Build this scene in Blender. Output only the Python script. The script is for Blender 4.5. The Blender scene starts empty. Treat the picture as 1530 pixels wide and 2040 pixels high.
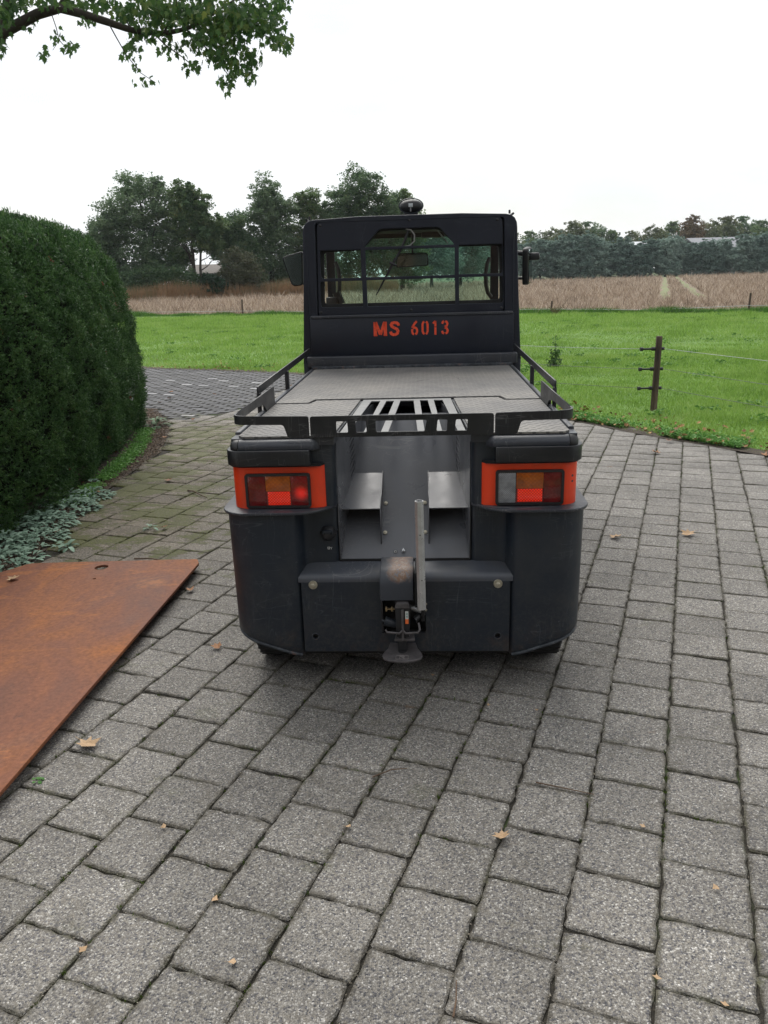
import bpy, bmesh, math, random
import numpy as np
from mathutils import Matrix, Vector, Euler
C = bpy.context.scene.collection
PI = math.pi

# ---------------------------------------------------------------- camera
CAM_H, PITCH, ROLL, FPX = 1.5, 0.292538, 0.028941, 1560.0
cam_data = bpy.data.cameras.new('camera')
cam_data.sensor_fit = 'VERTICAL'
cam_data.sensor_height = 24.0
cam_data.sensor_width = 18.0
cam_data.lens = 24.0 * FPX / 2040.0
cam_data.clip_start = 0.05
cam_data.clip_end = 3000
cam = bpy.data.objects.new('camera', cam_data)
C.objects.link(cam)
cam.matrix_world = Matrix.Translation((0, 0, CAM_H)) @ Matrix.Rotation(PI / 2 - PITCH, 4, 'X') @ Matrix.Rotation(-ROLL, 4, 'Z')
bpy.context.scene.camera = cam

# ---------------------------------------------------------------- sky and sun (overcast)
SUN_EL, SUN_AZ = math.radians(50), math.radians(-12)     # sun ahead of the camera, a little to the left
world = bpy.data.worlds.new('World')
bpy.context.scene.world = world
world.use_nodes = True
wn = world.node_tree
for n in list(wn.nodes): wn.nodes.remove(n)
wout = wn.nodes.new('ShaderNodeOutputWorld')
sky = wn.nodes.new('ShaderNodeTexSky')
sky.sky_type = 'NISHITA'
sky.sun_disc = False
sky.sun_elevation = SUN_EL
sky.sun_rotation = SUN_AZ
sky.dust_density = 2.0
bg_sky = wn.nodes.new('ShaderNodeBackground')
bg_sky.inputs['Strength'].default_value = 0.12
wn.links.new(sky.outputs[0], bg_sky.inputs['Color'])
bg_cloud = wn.nodes.new('ShaderNodeBackground')
bg_cloud.inputs['Color'].default_value = (0.965, 0.985, 1.0, 1)
bg_cloud.inputs['Strength'].default_value = 1.12
wtc = wn.nodes.new('ShaderNodeTexCoord')
wmap = wn.nodes.new('ShaderNodeMapping')
wmap.inputs['Scale'].default_value = (1.0, 1.0, 3.2)
wmap.inputs['Location'].default_value = (0.35, 0.2, 0.1)
wno = wn.nodes.new('ShaderNodeTexNoise')
wno.inputs['Scale'].default_value = 1.7
wno.inputs['Detail'].default_value = 6
wno.inputs['Roughness'].default_value = 0.52
wrp = wn.nodes.new('ShaderNodeMapRange')
wrp.inputs['From Min'].default_value = 0.47
wrp.inputs['From Max'].default_value = 0.70
wrp.inputs['To Min'].default_value = 1.0
wrp.inputs['To Max'].default_value = 0.25
wmx = wn.nodes.new('ShaderNodeMixShader')
wn.links.new(wtc.outputs['Generated'], wmap.inputs[0])
wn.links.new(wmap.outputs[0], wno.inputs['Vector'])
wn.links.new(wno.outputs[0], wrp.inputs['Value'])
wn.links.new(wrp.outputs[0], wmx.inputs[0])
wn.links.new(bg_sky.outputs[0], wmx.inputs[1])
wn.links.new(bg_cloud.outputs[0], wmx.inputs[2])
wn.links.new(wmx.outputs[0], wout.inputs['Surface'])

sun_data = bpy.data.lights.new('sun', 'SUN')
sun_data.energy = 3.0
sun_data.angle = math.radians(42)
sun_data.color = (1.0, 0.97, 0.92)
sun = bpy.data.objects.new('sun', sun_data)
C.objects.link(sun)
sd = Vector((math.sin(SUN_AZ) * math.cos(SUN_EL), math.cos(SUN_AZ) * math.cos(SUN_EL), math.sin(SUN_EL)))
sun.rotation_euler = sd.to_track_quat('Z', 'Y').to_euler()

vs = bpy.context.scene.view_settings
vs.view_transform = 'Standard'
vs.look = 'None'
vs.gamma = 1.0
vs.exposure = 0.0
vs.use_curve_mapping = False
bpy.context.scene.cycles.max_bounces = 6
bpy.context.scene.cycles.transparent_max_bounces = 12

# ---------------------------------------------------------------- object helpers
def tag(o, label=None, cat=None, group=None, kind=None):
    if label: o['label'] = label
    if cat: o['category'] = cat
    if group: o['group'] = group
    if kind: o['kind'] = kind
    return o
def empty(name, loc=(0, 0, 0), rz=0.0, label=None, cat=None, group=None):
    o = bpy.data.objects.new(name, None)
    o.empty_display_size = 0.2
    C.objects.link(o)
    o.location = loc
    o.rotation_euler = (0, 0, rz)
    return tag(o, label, cat, group)
def link(name, me, mat=None, parent=None, loc=None, rot=None, scale=None):
    o = bpy.data.objects.new(name, me)
    C.objects.link(o)
    if mat is not None and not me.materials: me.materials.append(mat)
    if parent: o.parent = parent
    if loc is not None: o.location = loc
    if rot is not None: o.rotation_euler = rot
    if scale is not None: o.scale = scale
    return o
def np_mesh(name, v, f, mat=None, smooth=False, uv=None):
    """fast mesh from an (N,3) vertex array and an (M,k) face array"""
    v = np.ascontiguousarray(v, dtype=np.float32)
    f = np.ascontiguousarray(f, dtype=np.int32)
    m = bpy.data.meshes.new(name)
    k = f.shape[1]
    m.vertices.add(len(v))
    m.vertices.foreach_set('co', v.ravel())
    m.loops.add(f.size)
    m.loops.foreach_set('vertex_index', f.ravel())
    m.polygons.add(len(f))
    m.polygons.foreach_set('loop_start', np.arange(0, f.size, k, dtype=np.int32))
    m.polygons.foreach_set('loop_total', np.full(len(f), k, dtype=np.int32))
    if smooth: m.polygons.foreach_set('use_smooth', np.ones(len(f), dtype=bool))
    if uv is not None:
        l = m.uv_layers.new(name='UVMap')
        l.data.foreach_set('uv', np.ascontiguousarray(uv, dtype=np.float32).ravel())
    if mat: m.materials.append(mat)
    m.update(calc_edges=True)
    return m

class MB:
    """collects shapes into one bmesh"""
    def __init__(s): s.bm = bmesh.new()
    def box(s, x0, x1, y0, y1, z0, z1, bev=0, seg=2, m=None):
        t = bmesh.new()
        bmesh.ops.create_cube(t, size=1)
        for v in t.verts:
            v.co = Vector(((x0 + x1) / 2 + v.co.x * (x1 - x0), (y0 + y1) / 2 + v.co.y * (y1 - y0), (z0 + z1) / 2 + v.co.z * (z1 - z0)))
        if bev: bmesh.ops.bevel(t, geom=t.edges[:], offset=bev, segments=seg, affect='EDGES', profile=0.5)
        return s.add(t, m)
    def add(s, t, m=None):
        if m is not None: t.transform(m)
        me = bpy.data.meshes.new('t')
        t.to_mesh(me); t.free()
        s.bm.from_mesh(me)
        bpy.data.meshes.remove(me)
        return s
    def prism(s, poly, axis, a, b, bev=0, seg=2, m=None):
        """poly: 2D points; axis 'x': poly=(y,z); 'y': poly=(x,z); 'z': poly=(x,y)"""
        def co(p, h):
            return {'x': (h, p[0], p[1]), 'y': (p[0], h, p[1]), 'z': (p[0], p[1], h)}[axis]
        t = bmesh.new()
        A = [t.verts.new(co(p, a)) for p in poly]
        B = [t.verts.new(co(p, b)) for p in poly]
        t.faces.new(A); t.faces.new(list(reversed(B)))
        n = len(poly)
        for i in range(n): t.faces.new((A[i], B[i], B[(i + 1) % n], A[(i + 1) % n]))
        bmesh.ops.recalc_face_normals(t, faces=t.faces[:])
        if bev:
            caps = [e for e in t.edges if all(len(f.verts) == n for f in e.link_faces) is False and any(len(f.verts) == n and n > 4 for f in e.link_faces)] if n > 4 else t.edges[:]
            bmesh.ops.bevel(t, geom=caps, offset=bev, segments=seg, affect='EDGES', profile=0.5)
        return s.add(t, m)
    def tube(s, pts, r, n=8, cap=True, closed=False, r2=None):
        pts = [Vector(p) for p in pts]
        N = len(pts)
        rings = []
        up = None
        for i, p in enumerate(pts):
            if closed: d = (pts[(i + 1) % N] - pts[i - 1])
            else: d = (pts[min(i + 1, N - 1)] - pts[max(i - 1, 0)])
            d.normalize()
            if up is None:
                up = Vector((0, 0, 1)) if abs(d.z) < 0.9 else Vector((1, 0, 0))
            u = (up - d * up.dot(d)); u.normalize()
            w = d.cross(u)
            up = u
            rr = r if r2 is None else r + (r2 - r) * i / max(1, N - 1)
            if isinstance(r, (list, tuple)): rr = r[i]
            rings.append([s.bm.verts.new(p + (u * math.cos(2 * PI * k / n) + w * math.sin(2 * PI * k / n)) * rr) for k in range(n)])
        for i in range(N if closed else N - 1):
            a, b = rings[i], rings[(i + 1) % N]
            for k in range(n): s.bm.faces.new((a[k], a[(k + 1) % n], b[(k + 1) % n], b[k]))
        if cap and not closed:
            s.bm.faces.new(list(reversed(rings[0]))); s.bm.faces.new(rings[-1])
        return s
    def cyl(s, a, b, r, n=16, r2=None):
        return s.tube([a, b], r, n, r2=r2)
    def lathe(s, prof, n=24, m=None):
        """prof: (r,z) points revolved about z"""
        t = bmesh.new()
        rings = []
        for r, z in prof:
            if r < 1e-6: rings.append([t.verts.new((0, 0, z))])
            else: rings.append([t.verts.new((r * math.cos(2 * PI * k / n), r * math.sin(2 * PI * k / n), z)) for k in range(n)])
        for a, b in zip(rings, rings[1:]):
            for k in range(n):
                if len(a) == 1: t.faces.new((a[0], b[k], b[(k + 1) % n]))
                elif len(b) == 1: t.faces.new((a[k], a[(k + 1) % n], b[0]))
                else: t.faces.new((a[k], a[(k + 1) % n], b[(k + 1) % n], b[k]))
        bmesh.ops.recalc_face_normals(t, faces=t.faces[:])
        return s.add(t, m)
    def ribbon(s, pts, w, y, d=0.0015):
        """flat thick stroke in the x,z plane at depth y (towards -y by d)"""
        pts = [Vector((p[0], p[1])) for p in pts]
        L, R = [], []
        for i, p in enumerate(pts):
            a = (p - pts[i - 1]).normalized() if i else None
            b = (pts[i + 1] - p).normalized() if i < len(pts) - 1 else None
            t = (a + b).normalized() if a is not None and b is not None else (a or b)
            k = 1 / max(0.5, t.dot(a if a is not None else b))
            nrm = Vector((-t.y, t.x)) * (w / 2 * k)
            L.append(p + nrm); R.append(p - nrm)
        for i in range(len(pts) - 1):
            q = [L[i], L[i + 1], R[i + 1], R[i]]
            F = [s.bm.verts.new((c.x, y - d, c.y)) for c in q]
            B = [s.bm.verts.new((c.x, y, c.y)) for c in q]
            s.bm.faces.new(F)
            for k in range(4): s.bm.faces.new((F[k], B[k], B[(k + 1) % 4], F[(k + 1) % 4]))
        return s
    def quad(s, *p):
        s.bm.faces.new([s.bm.verts.new(q) for q in p]); return s
    def grid(s, rows):
        V = [[s.bm.verts.new(p) for p in r] for r in rows]
        for i in range(len(V) - 1):
            for j in range(len(V[0]) - 1): s.bm.faces.new((V[i][j], V[i][j + 1], V[i + 1][j + 1], V[i + 1][j]))
        return s
    def mesh(s, name, smooth=None, mirror=False):
        if mirror:
            t = s.bm.copy()
            for v in t.verts: v.co.x = -v.co.x
            bmesh.ops.reverse_faces(t, faces=t.faces[:])
            s.add(t)
        bmesh.ops.remove_doubles(s.bm, verts=s.bm.verts[:], dist=1e-5)
        bmesh.ops.recalc_face_normals(s.bm, faces=s.bm.faces[:])
        me = bpy.data.meshes.new(name)
        s.bm.to_mesh(me); s.bm.free()
        if smooth is not None:
            me.polygons.foreach_set('use_smooth', np.ones(len(me.polygons), dtype=bool))
            try: me.set_sharp_from_angle(angle=math.radians(smooth))
            except Exception: pass
        return me
    def build(s, name, mat, parent=None, smooth=35, mirror=False, loc=None, rot=None):
        return link(name, s.mesh(name, smooth, mirror), mat, parent, loc, rot)

def plate_mesh(name, outer, holes, th, bev=0.0):
    """flat plate with holes: outline in x,y; thickness along z from 0 to th"""
    cu = bpy.data.curves.new('t', 'CURVE')
    cu.dimensions = '2D'; cu.fill_mode = 'BOTH'
    cu.extrude = max(1e-5, th / 2 - bev); cu.bevel_depth = bev; cu.bevel_resolution = 1
    if bev: cu.offset = -bev
    for loop in [outer] + list(holes):
        sp = cu.splines.new('POLY')
        sp.points.add(len(loop) - 1)
        for i, p in enumerate(loop): sp.points[i].co = (p[0], p[1], 0, 1)
        sp.use_cyclic_u = True
    ob = bpy.data.objects.new('t', cu)
    C.objects.link(ob)
    dg = bpy.context.evaluated_depsgraph_get()
    me = bpy.data.meshes.new_from_object(ob.evaluated_get(dg))
    bpy.data.objects.remove(ob); bpy.data.curves.remove(cu)
    me.name = name
    me.transform(Matrix.Translation((0, 0, th / 2)))
    me.materials.clear()
    return me
XZ = Matrix(((1, 0, 0, 0), (0, 0, -1, 0), (0, 1, 0, 0), (0, 0, 0, 1)))   # x,y,z -> x,-z,y : plate standing in the xz plane, thickness towards -y
YZ = Matrix(((0, 0, 1, 0), (1, 0, 0, 0), (0, 1, 0, 0), (0, 0, 0, 1)))    # x,y,z -> y becomes x.. plate standing in the yz plane, thickness towards +x
def plate(name, outer, holes, th, mat, parent, plane='xy', at=0.0, bev=0.0, extra=None):
    me = plate_mesh(name, outer, holes, th, bev)
    if plane == 'xz': me.transform(XZ); me.transform(Matrix.Translation((0, at + th, 0)))   # from y=at to at+th
    elif plane == 'yz': me.transform(YZ); me.transform(Matrix.Translation((at, 0, 0)))
    else: me.transform(Matrix.Translation((0, 0, at)))
    if extra is not None: me.transform(extra)
    return link(name, me, mat, parent)
def rrect(x0, x1, y0, y1, r=0.01, n=4):
    out = []
    for cx, cy, a0 in ((x1 - r, y1 - r, 0), (x0 + r, y1 - r, 90), (x0 + r, y0 + r, 180), (x1 - r, y0 + r, 270)):
        for k in range(n + 1):
            a = math.radians(a0 + 90 * k / n)
            out.append((cx + r * math.cos(a), cy + r * math.sin(a)))
    return out
def arc(cx, cy, r, a0, a1, n=8, ry=None):
    ry = r if ry is None else ry
    return [(cx + r * math.cos(math.radians(a0 + (a1 - a0) * k / n)), cy + ry * math.sin(math.radians(a0 + (a1 - a0) * k / n))) for k in range(n + 1)]
def rpoly(pts, r, n=4):
    """polygon with its corners rounded by r (a number or one per corner)"""
    out = []
    N = len(pts)
    for i in range(N):
        p = Vector(pts[i]); a = Vector(pts[i - 1]); b = Vector(pts[(i + 1) % N])
        rr = r[i] if isinstance(r, (list, tuple)) else r
        if rr <= 0: out.append(tuple(p)); continue
        u = (a - p); v = (b - p)
        rr = min(rr, u.length * 0.49, v.length * 0.49)
        p0 = p + u.normalized() * rr; p1 = p + v.normalized() * rr
        for k in range(n + 1):
            t = k / n
            q = p0 * (1 - t) ** 2 + p * 2 * t * (1 - t) + p1 * t * t
            out.append(tuple(q))
    return out

# ---------------------------------------------------------------- material helpers
class NT:
    def __init__(s, name):
        s.m = bpy.data.materials.new(name)
        s.m.use_nodes = True
        s.t = s.m.node_tree
        s.b = s.t.nodes['Principled BSDF']
        s.out = s.t.nodes['Material Output']
        s._pos = None
    def n(s, typ, **kw):
        nd = s.t.nodes.new('ShaderNode' + typ)
        for k, v in kw.items(): setattr(nd, k, v)
        return nd
    def l(s, a, b): s.t.links.new(a, b)
    def pos(s):
        if s._pos is None: s._pos = s.n('NewGeometry').outputs['Position']
        return s._pos
    def obj(s): return s.n('TexCoord').outputs['Object']
    def noise(s, scale, detail=3, rough=0.5, vec=None, stretch=None, dist=0.0, out=0):
        nd = s.n('TexNoise')
        nd.inputs['Scale'].default_value = scale
        nd.inputs['Detail'].default_value = detail
        nd.inputs['Roughness'].default_value = rough
        nd.inputs['Distortion'].default_value = dist
        v = vec if vec is not None else s.pos()
        if stretch:
            mp = s.n('Mapping'); mp.inputs['Scale'].default_value = stretch
            s.l(v, mp.inputs[0]); v = mp.outputs[0]
        s.l(v, nd.inputs['Vector'])
        return nd.outputs[out]
    def ramp(s, f, stops, interp='LINEAR'):
        nd = s.n('ValToRGB')
        cr = nd.color_ramp
        cr.interpolation = interp
        while len(cr.elements) < len(stops): cr.elements.new(0.5)
        for e, (p, c) in zip(cr.elements, stops):
            e.position = p
            e.color = (c, c, c, 1) if isinstance(c, (int, float)) else (*c, 1)
        s.l(f, nd.inputs[0])
        return nd.outputs[0]
    def mapr(s, f, a, b, c=0.0, d=1.0):
        nd = s.n('MapRange')
        for k, v in zip(('From Min', 'From Max', 'To Min', 'To Max'), (a, b, c, d)): nd.inputs[k].default_value = v
        s.l(f, nd.inputs['Value'])
        return nd.outputs[0]
    def math(s, op, a, b=None, c=None, clamp=False):
        nd = s.n('Math', operation=op, use_clamp=clamp)
        for i, x in enumerate((a, b, c)):
            if x is None: continue
            if isinstance(x, (int, float)): nd.inputs[i].default_value = x
            else: s.l(x, nd.inputs[i])
        return nd.outputs[0]
    def mix(s, f, a, b, mode='MIX'):
        nd = s.n('Mix', data_type='RGBA', blend_type=mode)
        for i, x in ((0, f), (6, a), (7, b)):
            if isinstance(x, (int, float)): nd.inputs[i].default_value = x if i == 0 else (x, x, x, 1)
            elif isinstance(x, tuple): nd.inputs[i].default_value = (*x, 1)
            else: s.l(x, nd.inputs[i])
        return nd.outputs[2]
    def set(s, name, x):
        i = s.b.inputs[name]
        if isinstance(x, (int, float)): i.default_value = x
        elif isinstance(x, tuple): i.default_value = (*x, 1)
        else: s.l(x, i)
    def bump(s, h, strength=0.3, dist=0.01, normal=None):
        nd = s.n('Bump')
        nd.inputs['Strength'].default_value = strength
        nd.inputs['Distance'].default_value = dist
        s.l(h, nd.inputs['Height'])
        if normal is not None: s.l(normal, nd.inputs['Normal'])
        s.l(nd.outputs[0], s.b.inputs['Normal'])
        return nd.outputs[0]
    def sep(s, v):
        nd = s.n('SeparateXYZ'); s.l(v, nd.inputs[0]); return nd.outputs
    def comb(s, x, y, z=0.0):
        nd = s.n('CombineXYZ')
        for i, q in enumerate((x, y, z)):
            if isinstance(q, (int, float)): nd.inputs[i].default_value = q
            else: s.l(q, nd.inputs[i])
        return nd.outputs[0]

def simple(name, col, rough=0.5, metal=0.0, var=0.15, vs=8.0, bump=0.0, bs=60.0, spec=None, emit=None):
    t = NT(name)
    f = t.noise(vs, 5, 0.6)
    t.set('Base Color', t.mix(t.mapr(f, 0.3, 0.7), tuple(c * (1 - var) for c in col), tuple(min(1, c * (1 + var)) for c in col)))
    t.set('Roughness', t.mapr(t.noise(vs * 3, 3), 0.3, 0.7, max(0, rough - 0.07), min(1, rough + 0.07)))
    t.set('Metallic', metal)
    if spec is not None: t.set('Specular IOR Level', spec)
    if emit: t.set('Emission Color', emit[0]); t.set('Emission Strength', emit[1])
    if bump: t.bump(t.noise(bs, 4), bump, 0.003)
    return t.m

def leaf_mat(name, cols, rough=0.55, trans=0.25, posvar=0.6, vscale=0.8, objvar=0.0):
    """foliage: colour differs from leaf to leaf and from clump to clump"""
    t = NT(name)
    g = t.n('NewGeometry')
    r = g.outputs['Random Per Island']
    f = t.noise(vscale, 3, 0.6)
    k = t.math('ADD', t.math('MULTIPLY', t.mapr(f, 0.3, 0.7), posvar), t.math('MULTIPLY', r, 1 - posvar))
    if objvar: k = t.math('ADD', k, t.math('MULTIPLY', t.math('SUBTRACT', t.n('ObjectInfo').outputs['Random'], 0.5), objvar), clamp=True)
    n = len(cols)
    c = t.ramp(k, [(i / (n - 1), cols[i]) for i in range(n)])
    t.set('Base Color', c)
    t.set('Roughness', rough)
    t.set('Specular IOR Level', 0.3)
    tr = t.n('BsdfTranslucent')
    t.l(c, tr.inputs['Color'])
    ms = t.n('MixShader'); ms.inputs[0].default_value = trans
    t.l(t.b.outputs[0], ms.inputs[1]); t.l(tr.outputs[0], ms.inputs[2])
    t.l(ms.outputs[0], t.out.inputs['Surface'])
    return t.m
rng = np.random.default_rng(7)
random.seed(7)
# ================================================================ the ground
def pip(poly, x, y):
    inside = np.zeros(np.shape(x), bool)
    n = len(poly)
    for i in range(n):
        x0, y0 = poly[i]; x1, y1 = poly[(i + 1) % n]
        c = ((y0 > y) != (y1 > y)) & (x < (x1 - x0) * (y - y0) / ((y1 - y0) or 1e-9) + x0)
        inside ^= c
    return inside
# outline of the paved drive; the last part of it follows the grass edge
VERGE = [(-9.0, 17.1), (-4.37, 14.64), (-2.69, 13.82), (-1.29, 12.97), (0.3, 11.5), (1.45, 9.45), (1.99, 8.09), (2.24, 7.75), (2.53, 7.2), (2.83, 6.77), (3.19, 6.30), (4.2, 5.2), (7.0, 2.4), (9.5, -1.0)]
BEDLINE = [(-2.2, -1.0), (-2.12, 3.0), (-2.04, 3.9), (-2.01, 4.5), (-2.11, 5.44), (-2.09, 6.18), (-2.05, 7.12), (-2.30, 8.50), (-2.79, 9.69), (-4.5, 10.8), (-9.0, 13.0)]
DRIVE = BEDLINE + VERGE
def verge_y(x):
    xs = [p[0] for p in VERGE]; ys = [p[1] for p in VERGE]
    return np.interp(x, xs, ys)
BRX = ([8.75, 9.02, 9.32, 10.06, 10.94, 11.69, 12.4, 13.2], [-2.33, -2.09, -1.79, -1.54, -1.38, -1.17, -0.75, 0.2])
def is_brick_zone(x, y):
    return (y > 8.85) & (x < np.interp(y, BRX[0], BRX[1]))
def seen(x, y, z=0.0, mx=60):
    """pixel position (1530x2040) of a point, to choose which pieces become objects"""
    Z = z - CAM_H
    d = y * math.cos(PITCH) - Z * math.sin(PITCH)
    yr = (y * math.sin(PITCH) + Z * math.cos(PITCH)) / np.maximum(d, 1e-3) * FPX
    xr = x / np.maximum(d, 1e-3) * FPX
    c, s = math.cos(ROLL), math.sin(ROLL)
    return 765 + c * xr - s * yr, 1020 - (s * xr + c * yr), d

def flat(name, poly, z, mat, kind='structure', sub=0):
    bm = bmesh.new()
    vs_ = [bm.verts.new((p[0], p[1], z)) for p in poly]
    f = bm.faces.new(vs_)
    if f.normal.z < 0: f.normal_flip()
    bmesh.ops.triangulate(bm, faces=bm.faces[:])
    bmesh.ops.recalc_face_normals(bm, faces=bm.faces[:])
    for f in bm.faces:
        if f.normal.z < 0: f.normal_flip()
    me = bpy.data.meshes.new(name); bm.to_mesh(me); bm.free()
    o = link(name, me, mat)
    o['kind'] = kind
    return o

# --- far ground
t = NT('field_earth')
f1 = t.noise(0.35, 6, 0.65); f2 = t.noise(9.0, 5, 0.7)
c = t.ramp(t.math('ADD', t.math('MULTIPLY', f1, 0.45), t.math('MULTIPLY', f2, 0.55)), [(0.34, (0.10, 0.075, 0.05)), (0.5, (0.20, 0.15, 0.105)), (0.66, (0.34, 0.27, 0.195))])
t.set('Base Color', c); t.set('Roughness', 0.95); t.bump(f2, 0.6, 0.05)
M_earth = t.m
t = NT('far_land')
t.set('Base Color', t.ramp(t.noise(0.05, 4), [(0.35, (0.06, 0.10, 0.03)), (0.65, (0.12, 0.14, 0.06))])); t.set('Roughness', 0.95)
M_land = t.m
t = NT('pasture_turf')
f1 = t.noise(0.5, 5, 0.6); f2 = t.noise(22.0, 5, 0.7)
c = t.ramp(t.math('ADD', t.math('MULTIPLY', f1, 0.5), t.math('MULTIPLY', f2, 0.5)), [(0.36, (0.060, 0.125, 0.018)), (0.52, (0.105, 0.21, 0.028)), (0.66, (0.16, 0.30, 0.045))])
t.set('Base Color', c); t.set('Roughness', 0.9); t.bump(f2, 0.5, 0.03)
M_turf = t.m
flat('ground', [(-420, -60), (420, -60), (420, 700), (-420, 700)], -0.06, M_land)
# border between pasture and the harvested field
CORN_A, CORN_B = (-14.0, 40.4), (16.0, 26.2)
def corn_edge(x): return CORN_A[1] + (x - CORN_A[0]) * (CORN_B[1] - CORN_A[1]) / (CORN_B[0] - CORN_A[0])
flat('harvested_field', [(-45, corn_edge(-45)), (60, corn_edge(60)), (120, 60), (130, 150), (26, 152), (4, 150), (-6, 82), (-30, 69), (-60, 66)], -0.045, M_earth)
flat('pasture', [(-9.0, 17.1)] + VERGE[1:-1] + [(9.5, -1.0), (60, -1), (60, corn_edge(60)), (-45, corn_edge(-45)), (-45, 20), (-9.0, 17.1 + .01)], -0.004, M_turf)

# --- sand and moss in the joints, under the pavers
t = NT('joint_sand')
p = t.pos()
f1 = t.noise(3.0, 5, 0.6); f2 = t.noise(90, 4, 0.7)
c = t.ramp(f2, [(0.3, (0.014, 0.012, 0.009)), (0.55, (0.028, 0.024, 0.017)), (0.75, (0.080, 0.068, 0.050))])
moss = t.ramp(f2, [(0.3, (0.018, 0.035, 0.006)), (0.7, (0.06, 0.10, 0.018))])
mk = t.mapr(f1, 0.54, 0.66, 0, 0.8)
t.set('Base Color', t.mix(mk, c, moss)); t.set('Roughness', 0.95); t.bump(f2, 0.8, 0.01)
M_joint = t.m
flat('joint_bed', DRIVE, -0.009, M_joint)

# --- concrete paver: exposed aggregate, stained, moss where the drive is damp by the hedge
def paver_mat(name, base_lo, base_hi, chips, brick=False):
    t = NT(name)
    geo = t.n('NewGeometry')
    pos = geo.outputs['Position']
    t._pos = pos
    oi = t.n('ObjectInfo')
    rnd = t.math('FRACT', t.math('ADD', geo.outputs['Random Per Island'], t.math('MULTIPLY', oi.outputs['Random'], 7.3)))
    P = t.sep(pos)
    uv = t.n('TexCoord').outputs['UV']
    U = t.sep(uv)
    edge = t.math('MAXIMUM', t.math('ABSOLUTE', t.math('SUBTRACT', t.math('MULTIPLY', U[0], 2.0), 1.0)), t.math('ABSOLUTE', t.math('SUBTRACT', t.math('MULTIPLY', U[1], 2.0), 1.0)))
    # stones
    vo = t.n('TexVoronoi'); vo.inputs['Scale'].default_value = 215 if not brick else 300
    wob = t.n('VectorMath', operation='ADD')
    t.l(pos, wob.inputs[0])
    nz = t.n('TexNoise'); nz.inputs['Scale'].default_value = 60; t.l(pos, nz.inputs['Vector'])
    sc = t.n('VectorMath', operation='SCALE'); sc.inputs['Scale'].default_value = 0.006; t.l(nz.outputs['Color'], sc.inputs[0])
    t.l(sc.outputs[0], wob.inputs[1])
    t.l(wob.outputs[0], vo.inputs['Vector'])
    cell = t.sep(vo.outputs['Color'])
    stone = t.ramp(cell[0], chips)
    vo2 = t.n('TexVoronoi'); vo2.inputs['Scale'].default_value = 480; t.l(wob.outputs[0], vo2.inputs['Vector'])
    fine = t.ramp(t.sep(vo2.outputs['Color'])[1], [(0.0, 0.55), (0.5, 0.95), (1.0, 1.5)])
    body = t.mix(t.mapr(vo.outputs['Distance'], 0.25, 0.75, 0.0, 0.75), stone, base_lo)
    body = t.mix(0.75, body, fine, 'MULTIPLY')
    # tone differs from tile to tile and in broad stains
    tone = t.mapr(rnd, 0, 1, 0.86, 1.10)
    broad = t.mapr(t.noise(2.2, 5, 0.65), 0.3, 0.7, 0.78, 1.12)
    body = t.mix(1.0, body, t.math('MULTIPLY', t.math('MULTIPLY', tone, 0.93), broad), 'MULTIPLY')
    # soil in the rim of square tiles; clinker rims painted dark for bevel shade
    rim = t.mapr(t.math('ADD', edge, t.math('MULTIPLY', t.math('SUBTRACT', t.noise(28, 5, 0.7), 0.5), 0.60 if not brick else 0.2)), 0.86 if not brick else 0.74, 1.02 if not brick else 0.92)
    body = t.mix(t.math('MULTIPLY', rim, 0.70 if not brick else 0.9), body, (0.055, 0.047, 0.032) if not brick else (0.020, 0.019, 0.018))
    # dirt patches
    dirt = t.mapr(t.noise(6.5, 6, 0.7), 0.56, 0.70, 0, 0.42)
    body = t.mix(dirt, body, (0.085, 0.073, 0.052))
    rs = t.math('MULTIPLY', t.mapr(t.noise(3.1, 5, 0.7, stretch=(1, 1, 0.5)), 0.66, 0.74), 0.45)
    body = t.mix(rs, body, (0.26, 0.125, 0.055))
    oil = t.mapr(t.noise(1.35, 6, 0.72), 0.56, 0.72, 0, 0.40)
    body = t.mix(oil, body, (0.060, 0.054, 0.046))
    # moss: strong on the strip along the hedge, thin elsewhere
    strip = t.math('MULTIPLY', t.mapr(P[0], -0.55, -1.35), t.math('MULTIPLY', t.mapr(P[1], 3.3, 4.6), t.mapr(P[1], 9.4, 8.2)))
    mn = t.noise(3.0, 10, 0.80, stretch=(0.8, 1.3, 1.0), dist=0.4)
    strip2 = t.math('MULTIPLY', strip, t.mapr(t.noise(1.1, 3), 0.38, 0.56, 0.55, 1.0))
    mfac = t.mapr(t.math('ADD', mn, t.math('MULTIPLY', strip2, 0.135)), 0.578, 0.618)
    mtex = t.noise(130, 4, 0.7)
    mcol = t.ramp(mtex, [(0.3, (0.024, 0.030, 0.006)), (0.50, (0.062, 0.072, 0.011)), (0.70, (0.135, 0.150, 0.022))])
    mfac = t.math('MULTIPLY', mfac, t.math('MULTIPLY', t.mapr(mtex, 0.3, 0.62, 0.35, 0.95), t.mapr(strip, 0.0, 0.3, 0.22, 1.0)))
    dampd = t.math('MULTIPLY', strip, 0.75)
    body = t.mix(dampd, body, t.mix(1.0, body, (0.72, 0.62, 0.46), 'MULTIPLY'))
    rimmoss = t.math('MULTIPLY', t.mapr(t.math('ADD', edge, t.math('MULTIPLY', t.math('SUBTRACT', t.noise(19, 5, 0.7), 0.5), 0.5)), 0.93, 1.04), t.math('MULTIPLY', t.mapr(t.noise(1.7, 4), 0.46, 0.60, 0.0, 0.8), t.mapr(strip, 0, 0.3, 0.35, 1.0)))
    body = t.mix(t.math('MAXIMUM', mfac, rimmoss), body, mcol)
    t.set('Base Color', body)
    t.set('Roughness', t.mapr(cell[2], 0, 1, 0.62, 0.92))
    t.set('Specular IOR Level', 0.35)
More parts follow.
